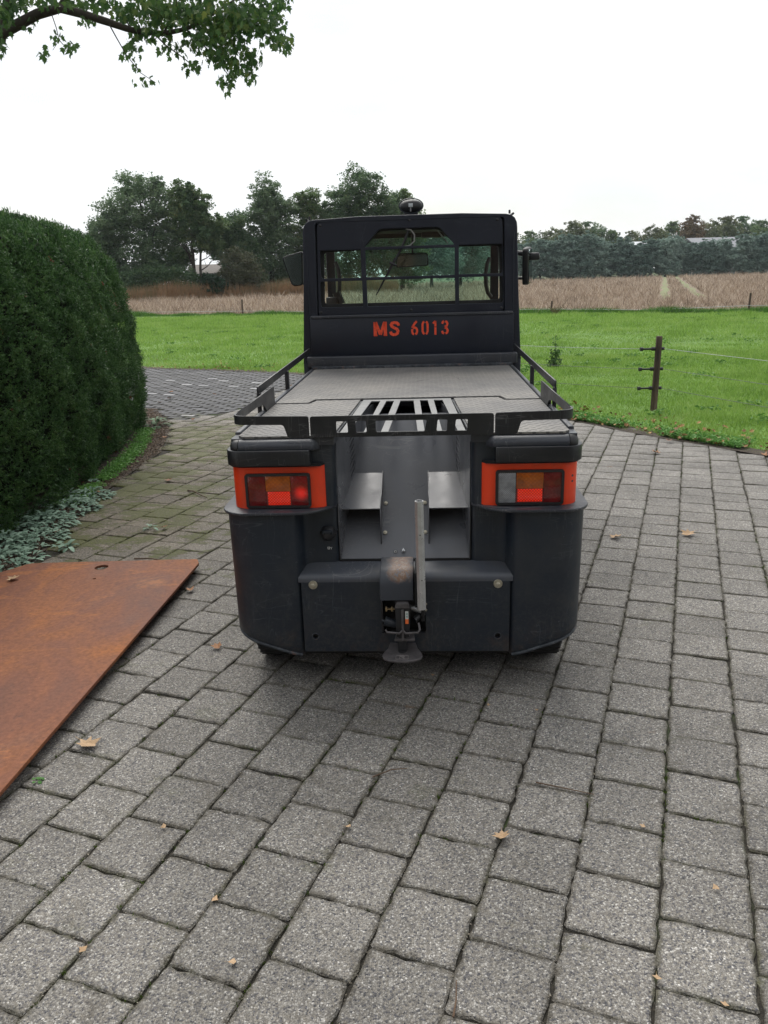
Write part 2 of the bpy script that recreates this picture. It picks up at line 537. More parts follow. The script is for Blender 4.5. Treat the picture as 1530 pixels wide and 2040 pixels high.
    h = t.math('ADD', t.math('MULTIPLY', vo.outputs['Distance'], -0.8), t.math('MULTIPLY', t.noise(400, 2), 0.5))
    h = t.math('ADD', h, t.math('MULTIPLY', mfac, 0.8))
    t.bump(h, 0.75, 0.0035)
    return t.m
CH = [(0.0, (0.045, 0.048, 0.060)), (0.16, (0.105, 0.105, 0.118)), (0.34, (0.19, 0.175, 0.155)), (0.48, (0.235, 0.225, 0.215)), (0.62, (0.28, 0.255, 0.215)), (0.76, (0.31, 0.295, 0.27)), (0.92, (0.40, 0.385, 0.355)), (1.0, (0.62, 0.60, 0.56))]
M_paver = paver_mat('aggregate_paver', (0.165, 0.152, 0.132), None, CH)
CHB = [(0.0, (0.085, 0.085, 0.095)), (0.4, (0.12, 0.12, 0.13)), (0.8, (0.15, 0.15, 0.155)), (1.0, (0.20, 0.20, 0.20))]
M_brickp = paver_mat('grey_clinker', (0.11, 0.11, 0.115), None, CHB, True)
CHW = [(0.0, (0.36, 0.36, 0.37)), (0.5, (0.44, 0.44, 0.45)), (1.0, (0.56, 0.56, 0.57))]
M_whitep = paver_mat('white_marking_paver', (0.40, 0.40, 0.41), None, CHW, True)

def paver_variant(w, l, nseg, seed, ch=0.0045, depth=0.03, rough=0.0027):
    """one paver: worn outline, small chamfer, slightly sunken corners. Returns v, polys(list), uv"""
    r = np.random.default_rng(seed)
    pts = []
    c = 0.006
    base = [(-w / 2, -l / 2), (w / 2, -l / 2), (w / 2, l / 2), (-w / 2, l / 2)]
    for i in range(4):
        a = np.array(base[i]); b = np.array(base[(i + 1) % 4])
        L = np.linalg.norm(b - a); d = (b - a) / L
        ts = np.linspace(c * (0.7 + r.random()), L - c * (0.7 + r.random()), nseg)
        nrm = np.array([d[1], -d[0]])
        for k in ts: pts.append(a + d * k + nrm * r.normal(0, rough))
    pts = np.array(pts); n = len(pts)
    cen = pts * (1 - 2 * ch / min(w, l)) * 1.0
    top = np.c_[cen, np.full(n, 0.0)]
    mid = np.c_[pts, np.full(n, -ch * 0.9)]
    bot = np.c_[pts, np.full(n, -depth)]
    v = np.vstack([top, mid, bot])
    polys = [list(range(n))]
    for k in range(n):
        k2 = (k + 1) % n
        polys.append([n + k, n + k2, k2, k]); polys.append([2 * n + k, 2 * n + k2, n + k2, n + k])
    uvv = np.c_[v[:, 0] / w + 0.5, v[:, 1] / l + 0.5]
    return v, polys, uvv
def mesh_polys(name, v, polys, uvv, mat):
    m = bpy.data.meshes.new(name)
    m.from_pydata([tuple(p) for p in v], [], polys)
    l = m.uv_layers.new(name='UVMap')
    idx = np.concatenate([np.array(p) for p in polys])
    l.data.foreach_set('uv', np.ascontiguousarray(uvv[idx], dtype=np.float32).ravel())
    m.materials.append(mat); m.update()
    return m
PITCHQ, PITCHS, TH = 0.2110, 0.2066, 0.36752
drive = empty('paved_drive', (0, 0, 0)); drive['kind'] = 'structure'
def inside_drive(x, y):
    return pip(DRIVE, x, y)
tiles = []          # x, y, rot, tilt_x, tilt_y, dz, variant, kind
rq = np.random.default_rng(11)
for k in range(-24, 40):
    q0 = 0.046 - (k + 0.5) * PITCHQ + PITCHQ            # centre of the column between two long joints
    colj = rq.normal(0, 0.004)
    for n in range(-14, 62):
        s0 = 1.444 + (n + 0.5) * PITCHS + (0.1033 if (k % 2) else 0.0) + colj + rq.normal(0, 0.0022)
        q = q0 + rq.normal(0, 0.0013)
        x = q * math.cos(TH) + s0 * math.sin(TH); y = -q * math.sin(TH) + s0 * math.cos(TH)
        tiles.append((x, y, -TH + rq.normal(0, 0.008), rq.normal(0, 0.006), rq.normal(0, 0.006), rq.normal(0, 0.0013), int(rq.integers(8)), 0))
ta = -math.radians(11.5)
for r_ in range(-30, 75):
    for n in range(-45, 30):
        u = (n + 0.5 * (r_ % 2)) * 0.2085; w_ = r_ * 0.1045
        x = u * math.cos(ta) - w_ * math.sin(ta) - 1.0; y = u * math.sin(ta) + w_ * math.cos(ta) + 8.0
        wk = 2 if rq.random() < 0.03 else 1
        tiles.append((x, y, ta + rq.normal(0, 0.01), rq.normal(0, 0.006), rq.normal(0, 0.01), rq.normal(0, 0.0015), int(rq.integers(6)), wk))
T = np.array(tiles)
# the white ones of the photograph lie in a loose band
ok = inside_drive(T[:, 0], T[:, 1]) & (T[:, 0] > -8.2) & (T[:, 1] > -0.2) & (T[:, 0] < 5.5)
bz = is_brick_zone(T[:, 0], T[:, 1])
ok &= ((T[:, 7] == 0) & ~bz) | ((T[:, 7] > 0) & bz)
T = T[ok]
white = (T[:, 7] == 2)
T[white, 7] = 1
for wx, wy in [(-3.34, 12.58), (-2.96, 11.95), (-2.67, 11.80), (-2.33, 9.10), (-3.25, 11.05), (-2.99, 10.9), (-3.6, 11.9), (-2.5, 12.4), (-2.2, 11.6), (-1.95, 12.0), (-4.4, 11.9), (-3.9, 12.9), (-2.75, 12.7), (-5.2, 12.6), (-1.8, 11.4)]:
    m1 = np.where(T[:, 7] > 0)[0]
    j = m1[np.argmin(np.hypot(T[m1, 0] - wx, T[m1, 1] - wy))]
    T[j, 7] = 2
u_, v_, d_ = seen(T[:, 0], T[:, 1])
infr = (u_ > -70) & (u_ < 1600) & (v_ < 2120) & (T[:, 1] > 0.6)
under_car = (np.abs(T[:, 0] - 0.1) < 0.62) & (T[:, 1] > 2.75) & (T[:, 1] < 6)
PL = [(-0.98, 3.95), (-2.05, 4.05), (-2.36, 0.6), (-1.27, 0.6)]
under_plate = pip([(-1.08, 3.86), (-2.0, 3.95), (-2.3, 0.6), (-1.4, 0.6)], T[:, 0], T[:, 1])
score = np.where(infr & ~under_car & ~under_plate, d_, 1e6)
order = np.argsort(score)
single = order[:300]
V0 = [paver_variant(0.2072, 0.2032, 8, 100 + i) for i in range(8)]
VB = [paver_variant(0.1955, 0.0915, 3, 200 + i, 0.004) for i in range(6)]
M0 = [mesh_polys('paver', *V0[i], M_paver) for i in range(8)]
MBk = [mesh_polys('paver', *VB[i], M_brickp) for i in range(6)]
MWk = [mesh_polys('paver', *VB[i], M_whitep) for i in range(6)]
def trot(row):
    return Matrix.Translation((row[0], row[1], row[5])) @ Euler((row[3], row[4], row[2])).to_matrix().to_4x4()
for j in single:
    row = T[j]
    me = (M0, MBk, MWk)[int(row[7])][int(row[6]) % (8 if row[7] == 0 else 6)]
    o = link('paver', me, None, drive)
    o.matrix_basis = trot(row)
def join_tiles(name, rows, variants, mat):
    if not len(rows): return
    vs2, loops, tot, uvs = [], [], [], []
    off = 0
    for row in rows:
        v, polys, uvv = variants[int(row[6]) % len(variants)]
        Mx = np.array(trot(row))
        vs2.append(v @ Mx[:3, :3].T + Mx[:3, 3])
        for p in polys:
            loops.extend([i + off for i in p]); tot.append(len(p)); 
        uvs.append(uvv[np.concatenate([np.array(p) for p in polys])])
        off += len(v)
    v = np.vstack(vs2).astype(np.float32)
    m = bpy.data.meshes.new(name)
    m.vertices.add(len(v)); m.vertices.foreach_set('co', v.ravel())
    m.loops.add(len(loops)); m.loops.foreach_set('vertex_index', np.array(loops, dtype=np.int32))
    tot = np.array(tot, dtype=np.int32)
    m.polygons.add(len(tot)); m.polygons.foreach_set('loop_start', np.r_[0, np.cumsum(tot)[:-1]].astype(np.int32)); m.polygons.foreach_set('loop_total', tot)
    l = m.uv_layers.new(name='UVMap'); l.data.foreach_set('uv', np.vstack(uvs).astype(np.float32).ravel())
    m.materials.append(mat); m.update(calc_edges=True)
    o = link(name, m, None, drive); o['kind'] = 'stuff'
    return o
rest = np.ones(len(T), bool); rest[single] = False
join_tiles('further_pavers', T[rest & (T[:, 7] == 0)], V0, M_paver)
join_tiles('further_clinkers', T[rest & (T[:, 7] == 1)], VB, M_brickp)
join_tiles('white_clinkers', T[rest & (T[:, 7] == 2)], VB, M_whitep)
# ================================================================ the platform tow tractor
def paint(name, col, rough=0.42, wear=0.5, scr=(0.16, 0.17, 0.18), dust=0.25):
    t = NT(name)
    o = t.obj()
    n1 = t.noise(2.2, 5, 0.6, vec=o); n2 = t.noise(30, 5, 0.75, vec=o)
    c = t.mix(t.mapr(n1, 0.3, 0.7), tuple(k * 0.86 for k in col), tuple(k * 1.18 for k in col))
    # thin dirt film
    d = t.math('MULTIPLY', t.mapr(t.noise(5.0, 6, 0.7, vec=o), 0.45, 0.72), dust)
    c = t.mix(d, c, (0.085, 0.078, 0.066))
    P = t.sep(o)
    rb = t.math('MULTIPLY', t.mapr(P[2], 0.30, 0.15), t.mapr(t.noise(9.0, 6, 0.75, vec=o), 0.50, 0.64, 0, 0.55 * min(1, dust * 4)))
    c = t.mix(rb, c, (0.075, 0.040, 0.024))
    sp = t.math('MULTIPLY', t.mapr(P[2], 0.52, 0.14), t.mapr(t.math('ADD', t.noise(70, 5, 0.8, vec=o), t.math('MULTIPLY', t.noise(6, 4, 0.7, vec=o), 0.5)), 0.72, 0.92, 0, 0.5 * min(1, dust * 4)))
    c = t.mix(sp, c, (0.085, 0.076, 0.062))
    # fine scratches: thin crossings of a stretched noise
    s1 = t.noise(26, 3, 0.5, vec=o, stretch=(1.0, 1.0, 0.12), dist=0.6)
    s2 = t.noise(20, 3, 0.5, vec=o, stretch=(0.15, 0.3, 1.0), dist=0.8)
    def line(s, w): return t.math('SUBTRACT', 1.0, t.mapr(t.math('ABSOLUTE', t.math('SUBTRACT', s, 0.5)), 0.0, w), clamp=True)
    gate = t.mapr(t.noise(3.5, 4, 0.6, vec=o), 0.46, 0.62)
    k = t.math('MULTIPLY', t.math('MAXIMUM', line(s1, 0.011), line(s2, 0.010)), t.math('MULTIPLY', gate, 0.5 * wear))
    chips = t.math('MULTIPLY', t.mapr(n2, 0.675, 0.72), 0.7 * wear)
    c = t.mix(t.math('MAXIMUM', k, chips), c, scr)
    t.set('Base Color', c)
    t.set('Roughness', t.mapr(t.noise(7, 4, 0.6, vec=o), 0.3, 0.7, rough - 0.08, rough + 0.14))
    t.set('Specular IOR Level', 0.46)
    t.bump(t.noise(1.6, 2, vec=o), 0.12, 0.02)
    return t.m
M_dark = paint('slate_paint', (0.0100, 0.0155, 0.0245), 0.42, 0.9, (0.11, 0.12, 0.13), 0.20)
M_cab = paint('cab_paint', (0.0060, 0.0090, 0.0185), 0.44, 0.25, (0.10, 0.11, 0.13), 0.04)
M_deckp = paint('deck_rim_paint', (0.030, 0.034, 0.044), 0.36, 0.9, (0.25, 0.24, 0.23))
M_rail = paint('rail_paint', (0.010, 0.011, 0.014), 0.40, 0.7, (0.22, 0.22, 0.22), 0.12)
M_panel = paint('channel_paint', (0.092, 0.096, 0.108), 0.32, 0.7, (0.24, 0.24, 0.24), 0.25)
M_black = simple('black_plastic', (0.012, 0.012, 0.014), 0.5, var=0.3)
M_rubber = simple('black_rubber', (0.014, 0.014, 0.014), 0.8, var=0.3)
M_gap = simple('dull_black', (0.006, 0.006, 0.007), 0.9)  # near-black for gaps, hollows and small dark parts
M_chassis = simple('chassis_black', (0.012, 0.011, 0.010), 0.8, var=0.4)
M_zinc = simple('zinc_bolt', (0.42, 0.39, 0.31), 0.42, metal=0.7, var=0.3, vs=90)
M_alu = simple('aluminium', (0.52, 0.53, 0.54), 0.33, metal=0.75, var=0.14, vs=30)
M_white = simple('white_print', (0.62, 0.62, 0.60), 0.6)
# signal orange with faint wear
t = NT('signal_orange')
o_ = t.obj()
c = t.mix(t.mapr(t.noise(3, 5, vec=o_), 0.3, 0.7), (0.66, 0.040, 0.008), (0.80, 0.055, 0.010))
c = t.mix(t.mapr(t.noise(40, 5, 0.8, vec=o_), 0.66, 0.72, 0, 0.5), c, (0.22, 0.04, 0.015))
c = t.mix(t.mapr(t.noise(9, 6, 0.75, vec=o_, stretch=(1, 1, 0.35)), 0.48, 0.70, 0, 0.35), c, (0.30, 0.055, 0.025))
t.set('Base Color', c); t.set('Roughness', 0.36)
M_orange = t.m
t = NT('stencil_red')
t.set('Base Color', t.mix(t.mapr(t.noise(70, 5, 0.75, vec=t.obj()), 0.50, 0.66), (0.78, 0.075, 0.024), (0.40, 0.045, 0.022))); t.set('Roughness', 0.6)
M_sten = t.m
# worn rim of the bumper
t = NT('worn_rim')
o_ = t.obj()
c = t.ramp(t.noise(26, 6, 0.75, vec=o_), [(0.38, (0.012, 0.016, 0.022)), (0.54, (0.045, 0.052, 0.062)), (0.70, (0.14, 0.145, 0.155))])
c = t.mix(t.mapr(t.noise(13, 5, 0.7, vec=o_), 0.57, 0.68, 0, 0.8), c, (0.13, 0.050, 0.022))
t.set('Base Color', c); t.set('Roughness', 0.6)
M_rim = t.m
# hitch cover: paint rubbed through to rust
t = NT('rubbed_cover')
o_ = t.obj()
P_ = t.sep(o_)
rx = t.math('DIVIDE', t.math('ADD', P_[0], 0.015), 0.05); rz = t.math('DIVIDE', t.math('SUBTRACT', P_[2], 0.500), 0.035)
dd = t.math('SQRT', t.math('ADD', t.math('MULTIPLY', rx, rx), t.math('MULTIPLY', rz, rz)))
dd = t.math('ADD', dd, t.math('MULTIPLY', t.math('SUBTRACT', t.noise(35, 5, 0.7, vec=o_), 0.5), 1.6))
c = t.mix(t.mapr(dd, 0.55, 1.0, 1, 0), (0.030, 0.035, 0.045), t.ramp(t.noise(70, 5, 0.7, vec=o_), [(0.38, (0.12, 0.12, 0.13)), (0.5, (0.16, 0.075, 0.03)), (0.6, (0.22, 0.19, 0.17)), (0.7, (0.10, 0.04, 0.02))]))
t.set('Base Color', c); t.set('Roughness', 0.5)
M_cover = t.m
# chequer plate mats: raised dashes, grey brown, scuffed
t = NT('deck_mat')
o_ = t.obj(); P_ = t.sep(o_)
S_ = 1 / 0.046
gx = t.math('MULTIPLY', P_[0], S_); gy = t.math('MULTIPLY', P_[1], S_)
a_ = t.math('ADD', gx, gy); b_ = t.math('SUBTRACT', gx, gy)
fa = t.math('SUBTRACT', t.math('FRACT', a_), 0.5); fb = t.math('SUBTRACT', t.math('FRACT', b_), 0.5)
chk = t.math('MODULO', t.math('ABSOLUTE', t.math('ADD', t.math('FLOOR', a_), t.math('FLOOR', b_))), 2.0)
def dash(u, v): return t.math('MULTIPLY', t.mapr(t.math('ABSOLUTE', u), 0.34, 0.40, 1, 0), t.mapr(t.math('ABSOLUTE', v), 0.08, 0.14, 1, 0))
hh = t.mix(chk, dash(fa, fb), dash(fb, fa))
c = t.ramp(t.noise(2.6, 6, 0.65, vec=o_), [(0.33, (0.115, 0.113, 0.114)), (0.5, (0.180, 0.172, 0.162)), (0.68, (0.235, 0.220, 0.198))])
c = t.mix(t.math('MULTIPLY', t.mapr(t.noise(60, 4, 0.7, vec=o_), 0.4, 0.65), 0.35), c, (0.10, 0.095, 0.088))
sc_ = t.math('SUBTRACT', 1.0, t.mapr(t.math('ABSOLUTE', t.math('SUBTRACT', t.noise(3.2, 2, 0.5, vec=o_, stretch=(0.5, 1.2, 1), dist=1.2), 0.5)), 0.0, 0.004), clamp=True)
c = t.mix(t.math('MULTIPLY', sc_, 0.7), c, (0.04, 0.04, 0.042))
c = t.mix(t.math('MULTIPLY', hh, 0.75), c, (0.070, 0.068, 0.068))
t.set('Base Color', c); t.set('Roughness', 0.66)
t.bump(hh, 1.0, 0.006)
M_mat = t.m
M_slot = simple('slotted_plate_paint', (0.19, 0.19, 0.19), 0.5, var=0.2, vs=7, bump=0.1)
def glassm(name, tint, gloss=0.10, rough=0.02):
    t = NT(name)
    tr = t.n('BsdfTransparent'); tr.inputs['Color'].default_value = (*tint, 1)
    gl = t.n('BsdfGlossy'); gl.inputs['Roughness'].default_value = rough
    gl.inputs['Color'].default_value = (0.70, 0.78, 0.76, 1)
    fr = t.n('Fresnel'); fr.inputs['IOR'].default_value = 1.5
    ms = t.n('MixShader')
    t.l(t.math('ADD', t.math('MULTIPLY', fr.outputs[0], 1.0), gloss), ms.inputs[0])
    t.l(tr.outputs[0], ms.inputs[1]); t.l(gl.outputs[0], ms.inputs[2])
    t.l(ms.outputs[0], t.out.inputs['Surface'])
    return t.m
M_glassR = glassm('rear_pane_glass', (0.93, 0.97, 0.95), 0.0)
M_glassF = glassm('windscreen_glass', (0.80, 0.94, 0.88), 0.0)
t = NT('mirror_glass'); t.set('Base Color', (0.25, 0.30, 0.30)); t.set('Metallic', 1.0); t.set('Roughness', 0.06); M_mirror = t.m
t = NT('mirror_glass_dark'); t.set('Base Color', (0.24, 0.30, 0.29)); t.set('Metallic', 1.0); t.set('Roughness', 0.08); M_mirrord = t.m
def lens(name, col, emit=0.0, rough=0.12, ecol=None, grid=420, depth=0.5):
    t = NT(name)
    o = t.obj(); P = t.sep(o)
    w1 = t.math('SINE', t.math('MULTIPLY', P[0], grid)); w2 = t.math('SINE', t.math('MULTIPLY', P[2], grid))
    h = t.math('MULTIPLY', w1, w2)
    blot = t.noise(22, 3, 0.6, vec=o)
    c = t.mix(t.mapr(blot, 0.35, 0.65), tuple(k * 0.6 for k in col), tuple(min(1, k * 1.25) for k in col))
    c = t.mix(t.math('MULTIPLY', t.mapr(h, -1, 1), depth), c, tuple(k * 0.35 for k in col))
    t.set('Base Color', c); t.set('Roughness', rough); t.set('Coat Weight', 0.6); t.set('Coat Roughness', 0.04)
    t.bump(h, 0.25, 0.001)
    if emit:
        t.set('Emission Color', ecol or col)
        t.set('Emission Strength', t.math('MULTIPLY', t.mapr(h, -1, 1, 1.25, 0.20), emit))
    return t.m
M_lred = lens('dark_red_lens', (0.13, 0.006, 0.006), depth=0.2)
M_lred2 = lens('dark_red_lens_lit', (0.16, 0.006, 0.006), depth=0.2)
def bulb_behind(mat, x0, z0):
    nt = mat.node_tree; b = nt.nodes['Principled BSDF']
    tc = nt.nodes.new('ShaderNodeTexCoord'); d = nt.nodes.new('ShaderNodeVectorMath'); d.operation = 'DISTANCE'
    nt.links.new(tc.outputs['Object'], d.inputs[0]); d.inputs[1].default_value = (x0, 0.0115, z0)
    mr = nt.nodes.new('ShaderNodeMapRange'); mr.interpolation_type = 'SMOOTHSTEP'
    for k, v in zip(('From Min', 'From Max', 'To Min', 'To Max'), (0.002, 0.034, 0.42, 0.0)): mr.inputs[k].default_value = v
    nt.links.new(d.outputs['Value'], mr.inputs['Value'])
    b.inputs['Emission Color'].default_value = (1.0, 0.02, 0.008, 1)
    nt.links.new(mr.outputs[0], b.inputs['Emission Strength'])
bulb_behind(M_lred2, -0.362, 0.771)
M_lamb = lens('amber_lens', (0.34, 0.075, 0.006), depth=0.35)
M_lbri = lens('glow_red_reflector', (0.36, 0.018, 0.010), emit=0.42, ecol=(1.0, 0.035, 0.012), grid=620, depth=0.7)  # reflector block; its bright red is put in as emission
M_lclr = lens('clear_lens', (0.30, 0.31, 0.33), depth=0.75, grid=900)

car = empty('tow_tractor', (0.0685, 2.65, 0), -math.radians(3.3), 'dark slate platform tow tractor with orange tail light panels parked on the pavers', 'tow tractor')
W2 = 0.645

# --- chassis, wheels
m = MB(); m.box(-0.46, 0.46, 0.06, 3.3, 0.115, 0.46, 0.01)
m.box(-0.60, 0.60, 0.60, 2.42, 0.10, 0.44, 0.01)  # low skirt box, added to keep side light from under the deck
m.build('chassis', M_chassis, car)
for sx in (-1, 1):
    for y, x, r, w in ((0.34, 0.545, 0.205, 0.13), (2.75, 0.55, 0.23, 0.14)):
        m = MB()
        prof = [(r * 0.55, -w / 2), (r * 0.9, -w / 2), (r * 0.985, -w * 0.40), (r, -w * 0.22), (r, w * 0.22), (r * 0.985, w * 0.40), (r * 0.9, w / 2), (r * 0.55, w / 2)]
        m.lathe(prof, 40)
        for k in range(30):
            a = 2 * PI * k / 30
            m.box(-0.006, 0.006, r - 0.004, r + 0.004, -w * 0.42, w * 0.42, m=Matrix.Rotation(a, 4, 'Z'))
        wh = m.build('wheel', M_rubber, car, loc=(sx * x, y, r + 0.002), rot=(0, PI / 2, 0))
        m = MB(); m.lathe([(0, w * 0.25), (r * 0.3, w * 0.27), (r * 0.5, w * 0.30), (r * 0.57, w * 0.42)], 24)
        m.lathe([(0, -w * 0.25), (r * 0.3, -w * 0.27), (r * 0.5, -w * 0.30), (r * 0.57, -w * 0.42)], 24)
        m.build('rim', M_dark, wh)

# --- lower bumper: two corner pods with a rounded corner, a recessed middle panel between them
def pod_path():
    p = [(0.366, 0.066), (0.376, 0.034), (0.386, 0.008), (0.399, -0.003), (0.418, -0.009), (0.445, -0.013), (0.50, -0.015), (0.545, -0.016)]
    p += [(x, y) for x, y in arc(0.545, 0.084, 0.10, -84, 0, 9)]
    p += [(0.645, 0.14), (0.642, 0.30), (0.640, 0.62)]
    return p
def pod_bottom(x, y):
    d = max(0.0, x - 0.40)
    return 0.138 + min(0.115, d * 0.36) + max(0, y - 0.05) * 0.03
m = MB()
path = pod_path()
rows = []
for lv in (0.0, 0.04, 0.10, 0.25, 0.5, 0.75, 1.0):
    row = []
    for (x, y) in path:
        zb = pod_bottom(x, y)
        z = zb + (0.702 - zb) * lv
        k = 1 - 0.016 * (1 - lv)
        inw = 0.012 * max(0, 1 - lv / 0.04)
        row.append((0.34 + (x - 0.34) * k - (inw if x > 0.5 else 0), y + inw, z))
    rows.append(row)
m.grid(rows)
m.build('corner_bumper', M_dark, car, mirror=False, smooth=50)
m = MB(); m.grid([[(-p[0], p[1], p[2]) for p in reversed(r)] for r in rows]); m.build('corner_bumper', M_dark, car, smooth=50)
for sx in (-1, 1):
    m = MB()
    pts = [(sx * (0.34 + (x - 0.34) * 0.984 - 0.006), y + 0.006, pod_bottom(x, y) + 0.004) for (x, y) in path[3:-1]]
    m.tube(pts, 0.0070, 8)
    m.build('bumper_rim', M_rim, car, smooth=60)
# upper inner walls beside the channel, and the blend from the pod into them
for sx in (-1, 1):
    m = MB()
    prof = [(0.243, 0.092), (0.248, 0.080), (0.262, 0.076), (0.33, 0.075), (0.352, 0.072), (0.366, 0.064), (0.378, 0.040), (0.397, 0.010)]
    rows = [[(sx * x, y, z) for x, y in prof] for z in (0.478, 0.60, 0.702)]
    m.grid(rows)
    m.build('inner_wall', M_dark, car, smooth=60)
# middle panel with its slanted shoulder and the opening for the coupling
hole = rrect(-0.090, 0.074, 0.232, 0.402, 0.006, 2)
bh = [[(cx + 0.0105 * math.cos(a), 0.219 + 0.0105 * math.sin(a)) for a in [2 * PI * k / 14 for k in range(14)]] for cx in (-0.338, 0.338)]
plate('middle_panel', [(-0.380, 0.157), (0.380, 0.157), (0.380, 0.435), (-0.380, 0.435)], [hole] + bh, 0.012, M_dark, car, 'xz', 0.0)
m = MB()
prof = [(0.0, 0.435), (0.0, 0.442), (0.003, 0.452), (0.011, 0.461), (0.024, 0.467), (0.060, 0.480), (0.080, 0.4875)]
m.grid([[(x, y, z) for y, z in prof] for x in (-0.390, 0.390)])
m.build('panel_shoulder', paint('scuffed_sheen_paint', (0.050, 0.056, 0.070), 0.40, 1.0, (0.26, 0.25, 0.24), 0.35), car, smooth=60)  # lighter base colour paints in the sky sheen, with scuffs and dust over it
m = MB(); m.box(-0.12, 0.10, 0.02, 0.30, 0.20, 0.42); m.bm.faces.ensure_lookup_table()
bmesh.ops.delete(m.bm, geom=[f for f in m.bm.faces if f.calc_center_median().y < 0.03], context='FACES')
m.build('coupling_bay', M_gap, car)
m = MB(); m.box(-0.36, 0.36, 0.014, 0.03, 0.19, 0.232); m.build('inner_beam', M_chassis, car)
for sx in (-1, 1):
    m = MB(); m.lathe([(0.0, 0.0135), (0.006, 0.0135), (0.0075, 0.012), (0.0075, 0.006), (0.0155, 0.0055), (0.0165, 0.003), (0.0165, 0)], 20)
    m.build('bolt', M_zinc, car, loc=(sx * 0.336, 0.0, 0.426), rot=(PI / 2, 0, 0))
    m = MB(); m.lathe([(0.0105, 0.0015), (0.0135, 0.0015), (0.014, 0)], 18)
    m.build('rusty_hole_rim', M_rim, car, loc=(sx * 0.338, 0.0, 0.219), rot=(PI / 2, 0, 0))
# lip between bumper and orange panel
for sx in (-1, 1):
    pl = [(0.243, 0.060), (0.300, -0.004), (0.345, -0.030), (0.40, -0.037), (0.565, -0.037)] + arc(0.555, 0.062, 0.099, -84, 0, 9) + [(0.655, 0.62), (0.26, 0.62), (0.243, 0.60)]
    m = MB(); m.prism([(sx * x, y) for x, y in pl], 'z', 0.702, 0.713, 0.004, 2)
    m.build('lip', M_deckp, car, smooth=40)
# orange band
for sx in (-1, 1):
    pl = [(0.262, 0.11), (0.266, 0.060), (0.285, 0.030), (0.315, 0.022), (0.55, 0.020)] + arc(0.552, 0.082, 0.062, -80, 0, 8) + [(0.616, 0.62), (0.262, 0.62)]
    m = MB(); m.prism([(sx * x, y) for x, y in pl], 'z', 0.7135, 0.866, 0)
    pan = m.build('tail_panel', M_orange, car, smooth=50)
    if sx > 0:
        for z in (0.815, 0.795):
            q = MB(); q.lathe([(0, 0.001), (0.004, 0.001), (0.0045, 0)], 12)
            q.build('rust_speck', M_rim, pan, loc=(0.592, 0.035, z), rot=(PI / 2, 0, 0.55))
# tail lamps
def lampset(x0, x1, cells, label):
    la = None
    m = MB()
    out = rrect(x0 - 0.006, x1 + 0.006, 0.714 + 0.003, 0.843, 0.010, 4)
    inn = rrect(x0 + 0.003, x1 - 0.003, 0.7255, 0.8345, 0.006, 4)
    la = plate('tail_lamp', out, [inn], 0.012, M_black, car, 'xz', 0.009)
    m.box(x0, x1, 0.016, 0.0195, 0.722, 0.838); m.build('housing', M_gap, la)
    for nm, a, b, z0, z1, mt in cells:
        q = MB(); q.box(a, b, 0.0115, 0.0155, z0, z1, 0.0012, 2)
        q.build(nm, mt, la)
    tag(la, label)
    return la
XL0, XL1 = -0.5545, -0.3335
l1 = lampset(XL0, XL1, [('red_lens', XL0 + .002, -0.4885, 0.7255, 0.8345, M_lred), ('amber_lens', -0.4875, -0.3985, 0.778, 0.8345, M_lamb), ('glow_reflector', -0.4815, -0.4015, 0.7275, 0.777, M_lbri), ('inner_red_lens', -0.3975, XL1 - .002, 0.7255, 0.8345, M_lred2)], 'tail lamp with two dark red end lenses')
q = MB(); q.box(-0.488, -0.397, 0.0125, 0.0155, 0.7255, 0.777); q.build('dark_red_surround', M_lred, l1)
XR0, XR1 = 0.3300, 0.5545
l2 = lampset(XR0, XR1, [('clear_lens', XR0 + .002, 0.3935, 0.7255, 0.8345, M_lclr), ('amber_lens', 0.3955, 0.4895, 0.776, 0.8345, M_lamb), ('glow_reflector', 0.4005, 0.4865, 0.7285, 0.775, M_lbri), ('red_lens', 0.4905, XR1 - .002, 0.7255, 0.8345, M_lred)], 'tail lamp with a clear reversing lens')
q = MB(); q.box(0.394, 0.490, 0.0125, 0.0155, 0.7255, 0.776); q.build('dark_red_surround', M_lred, l2)
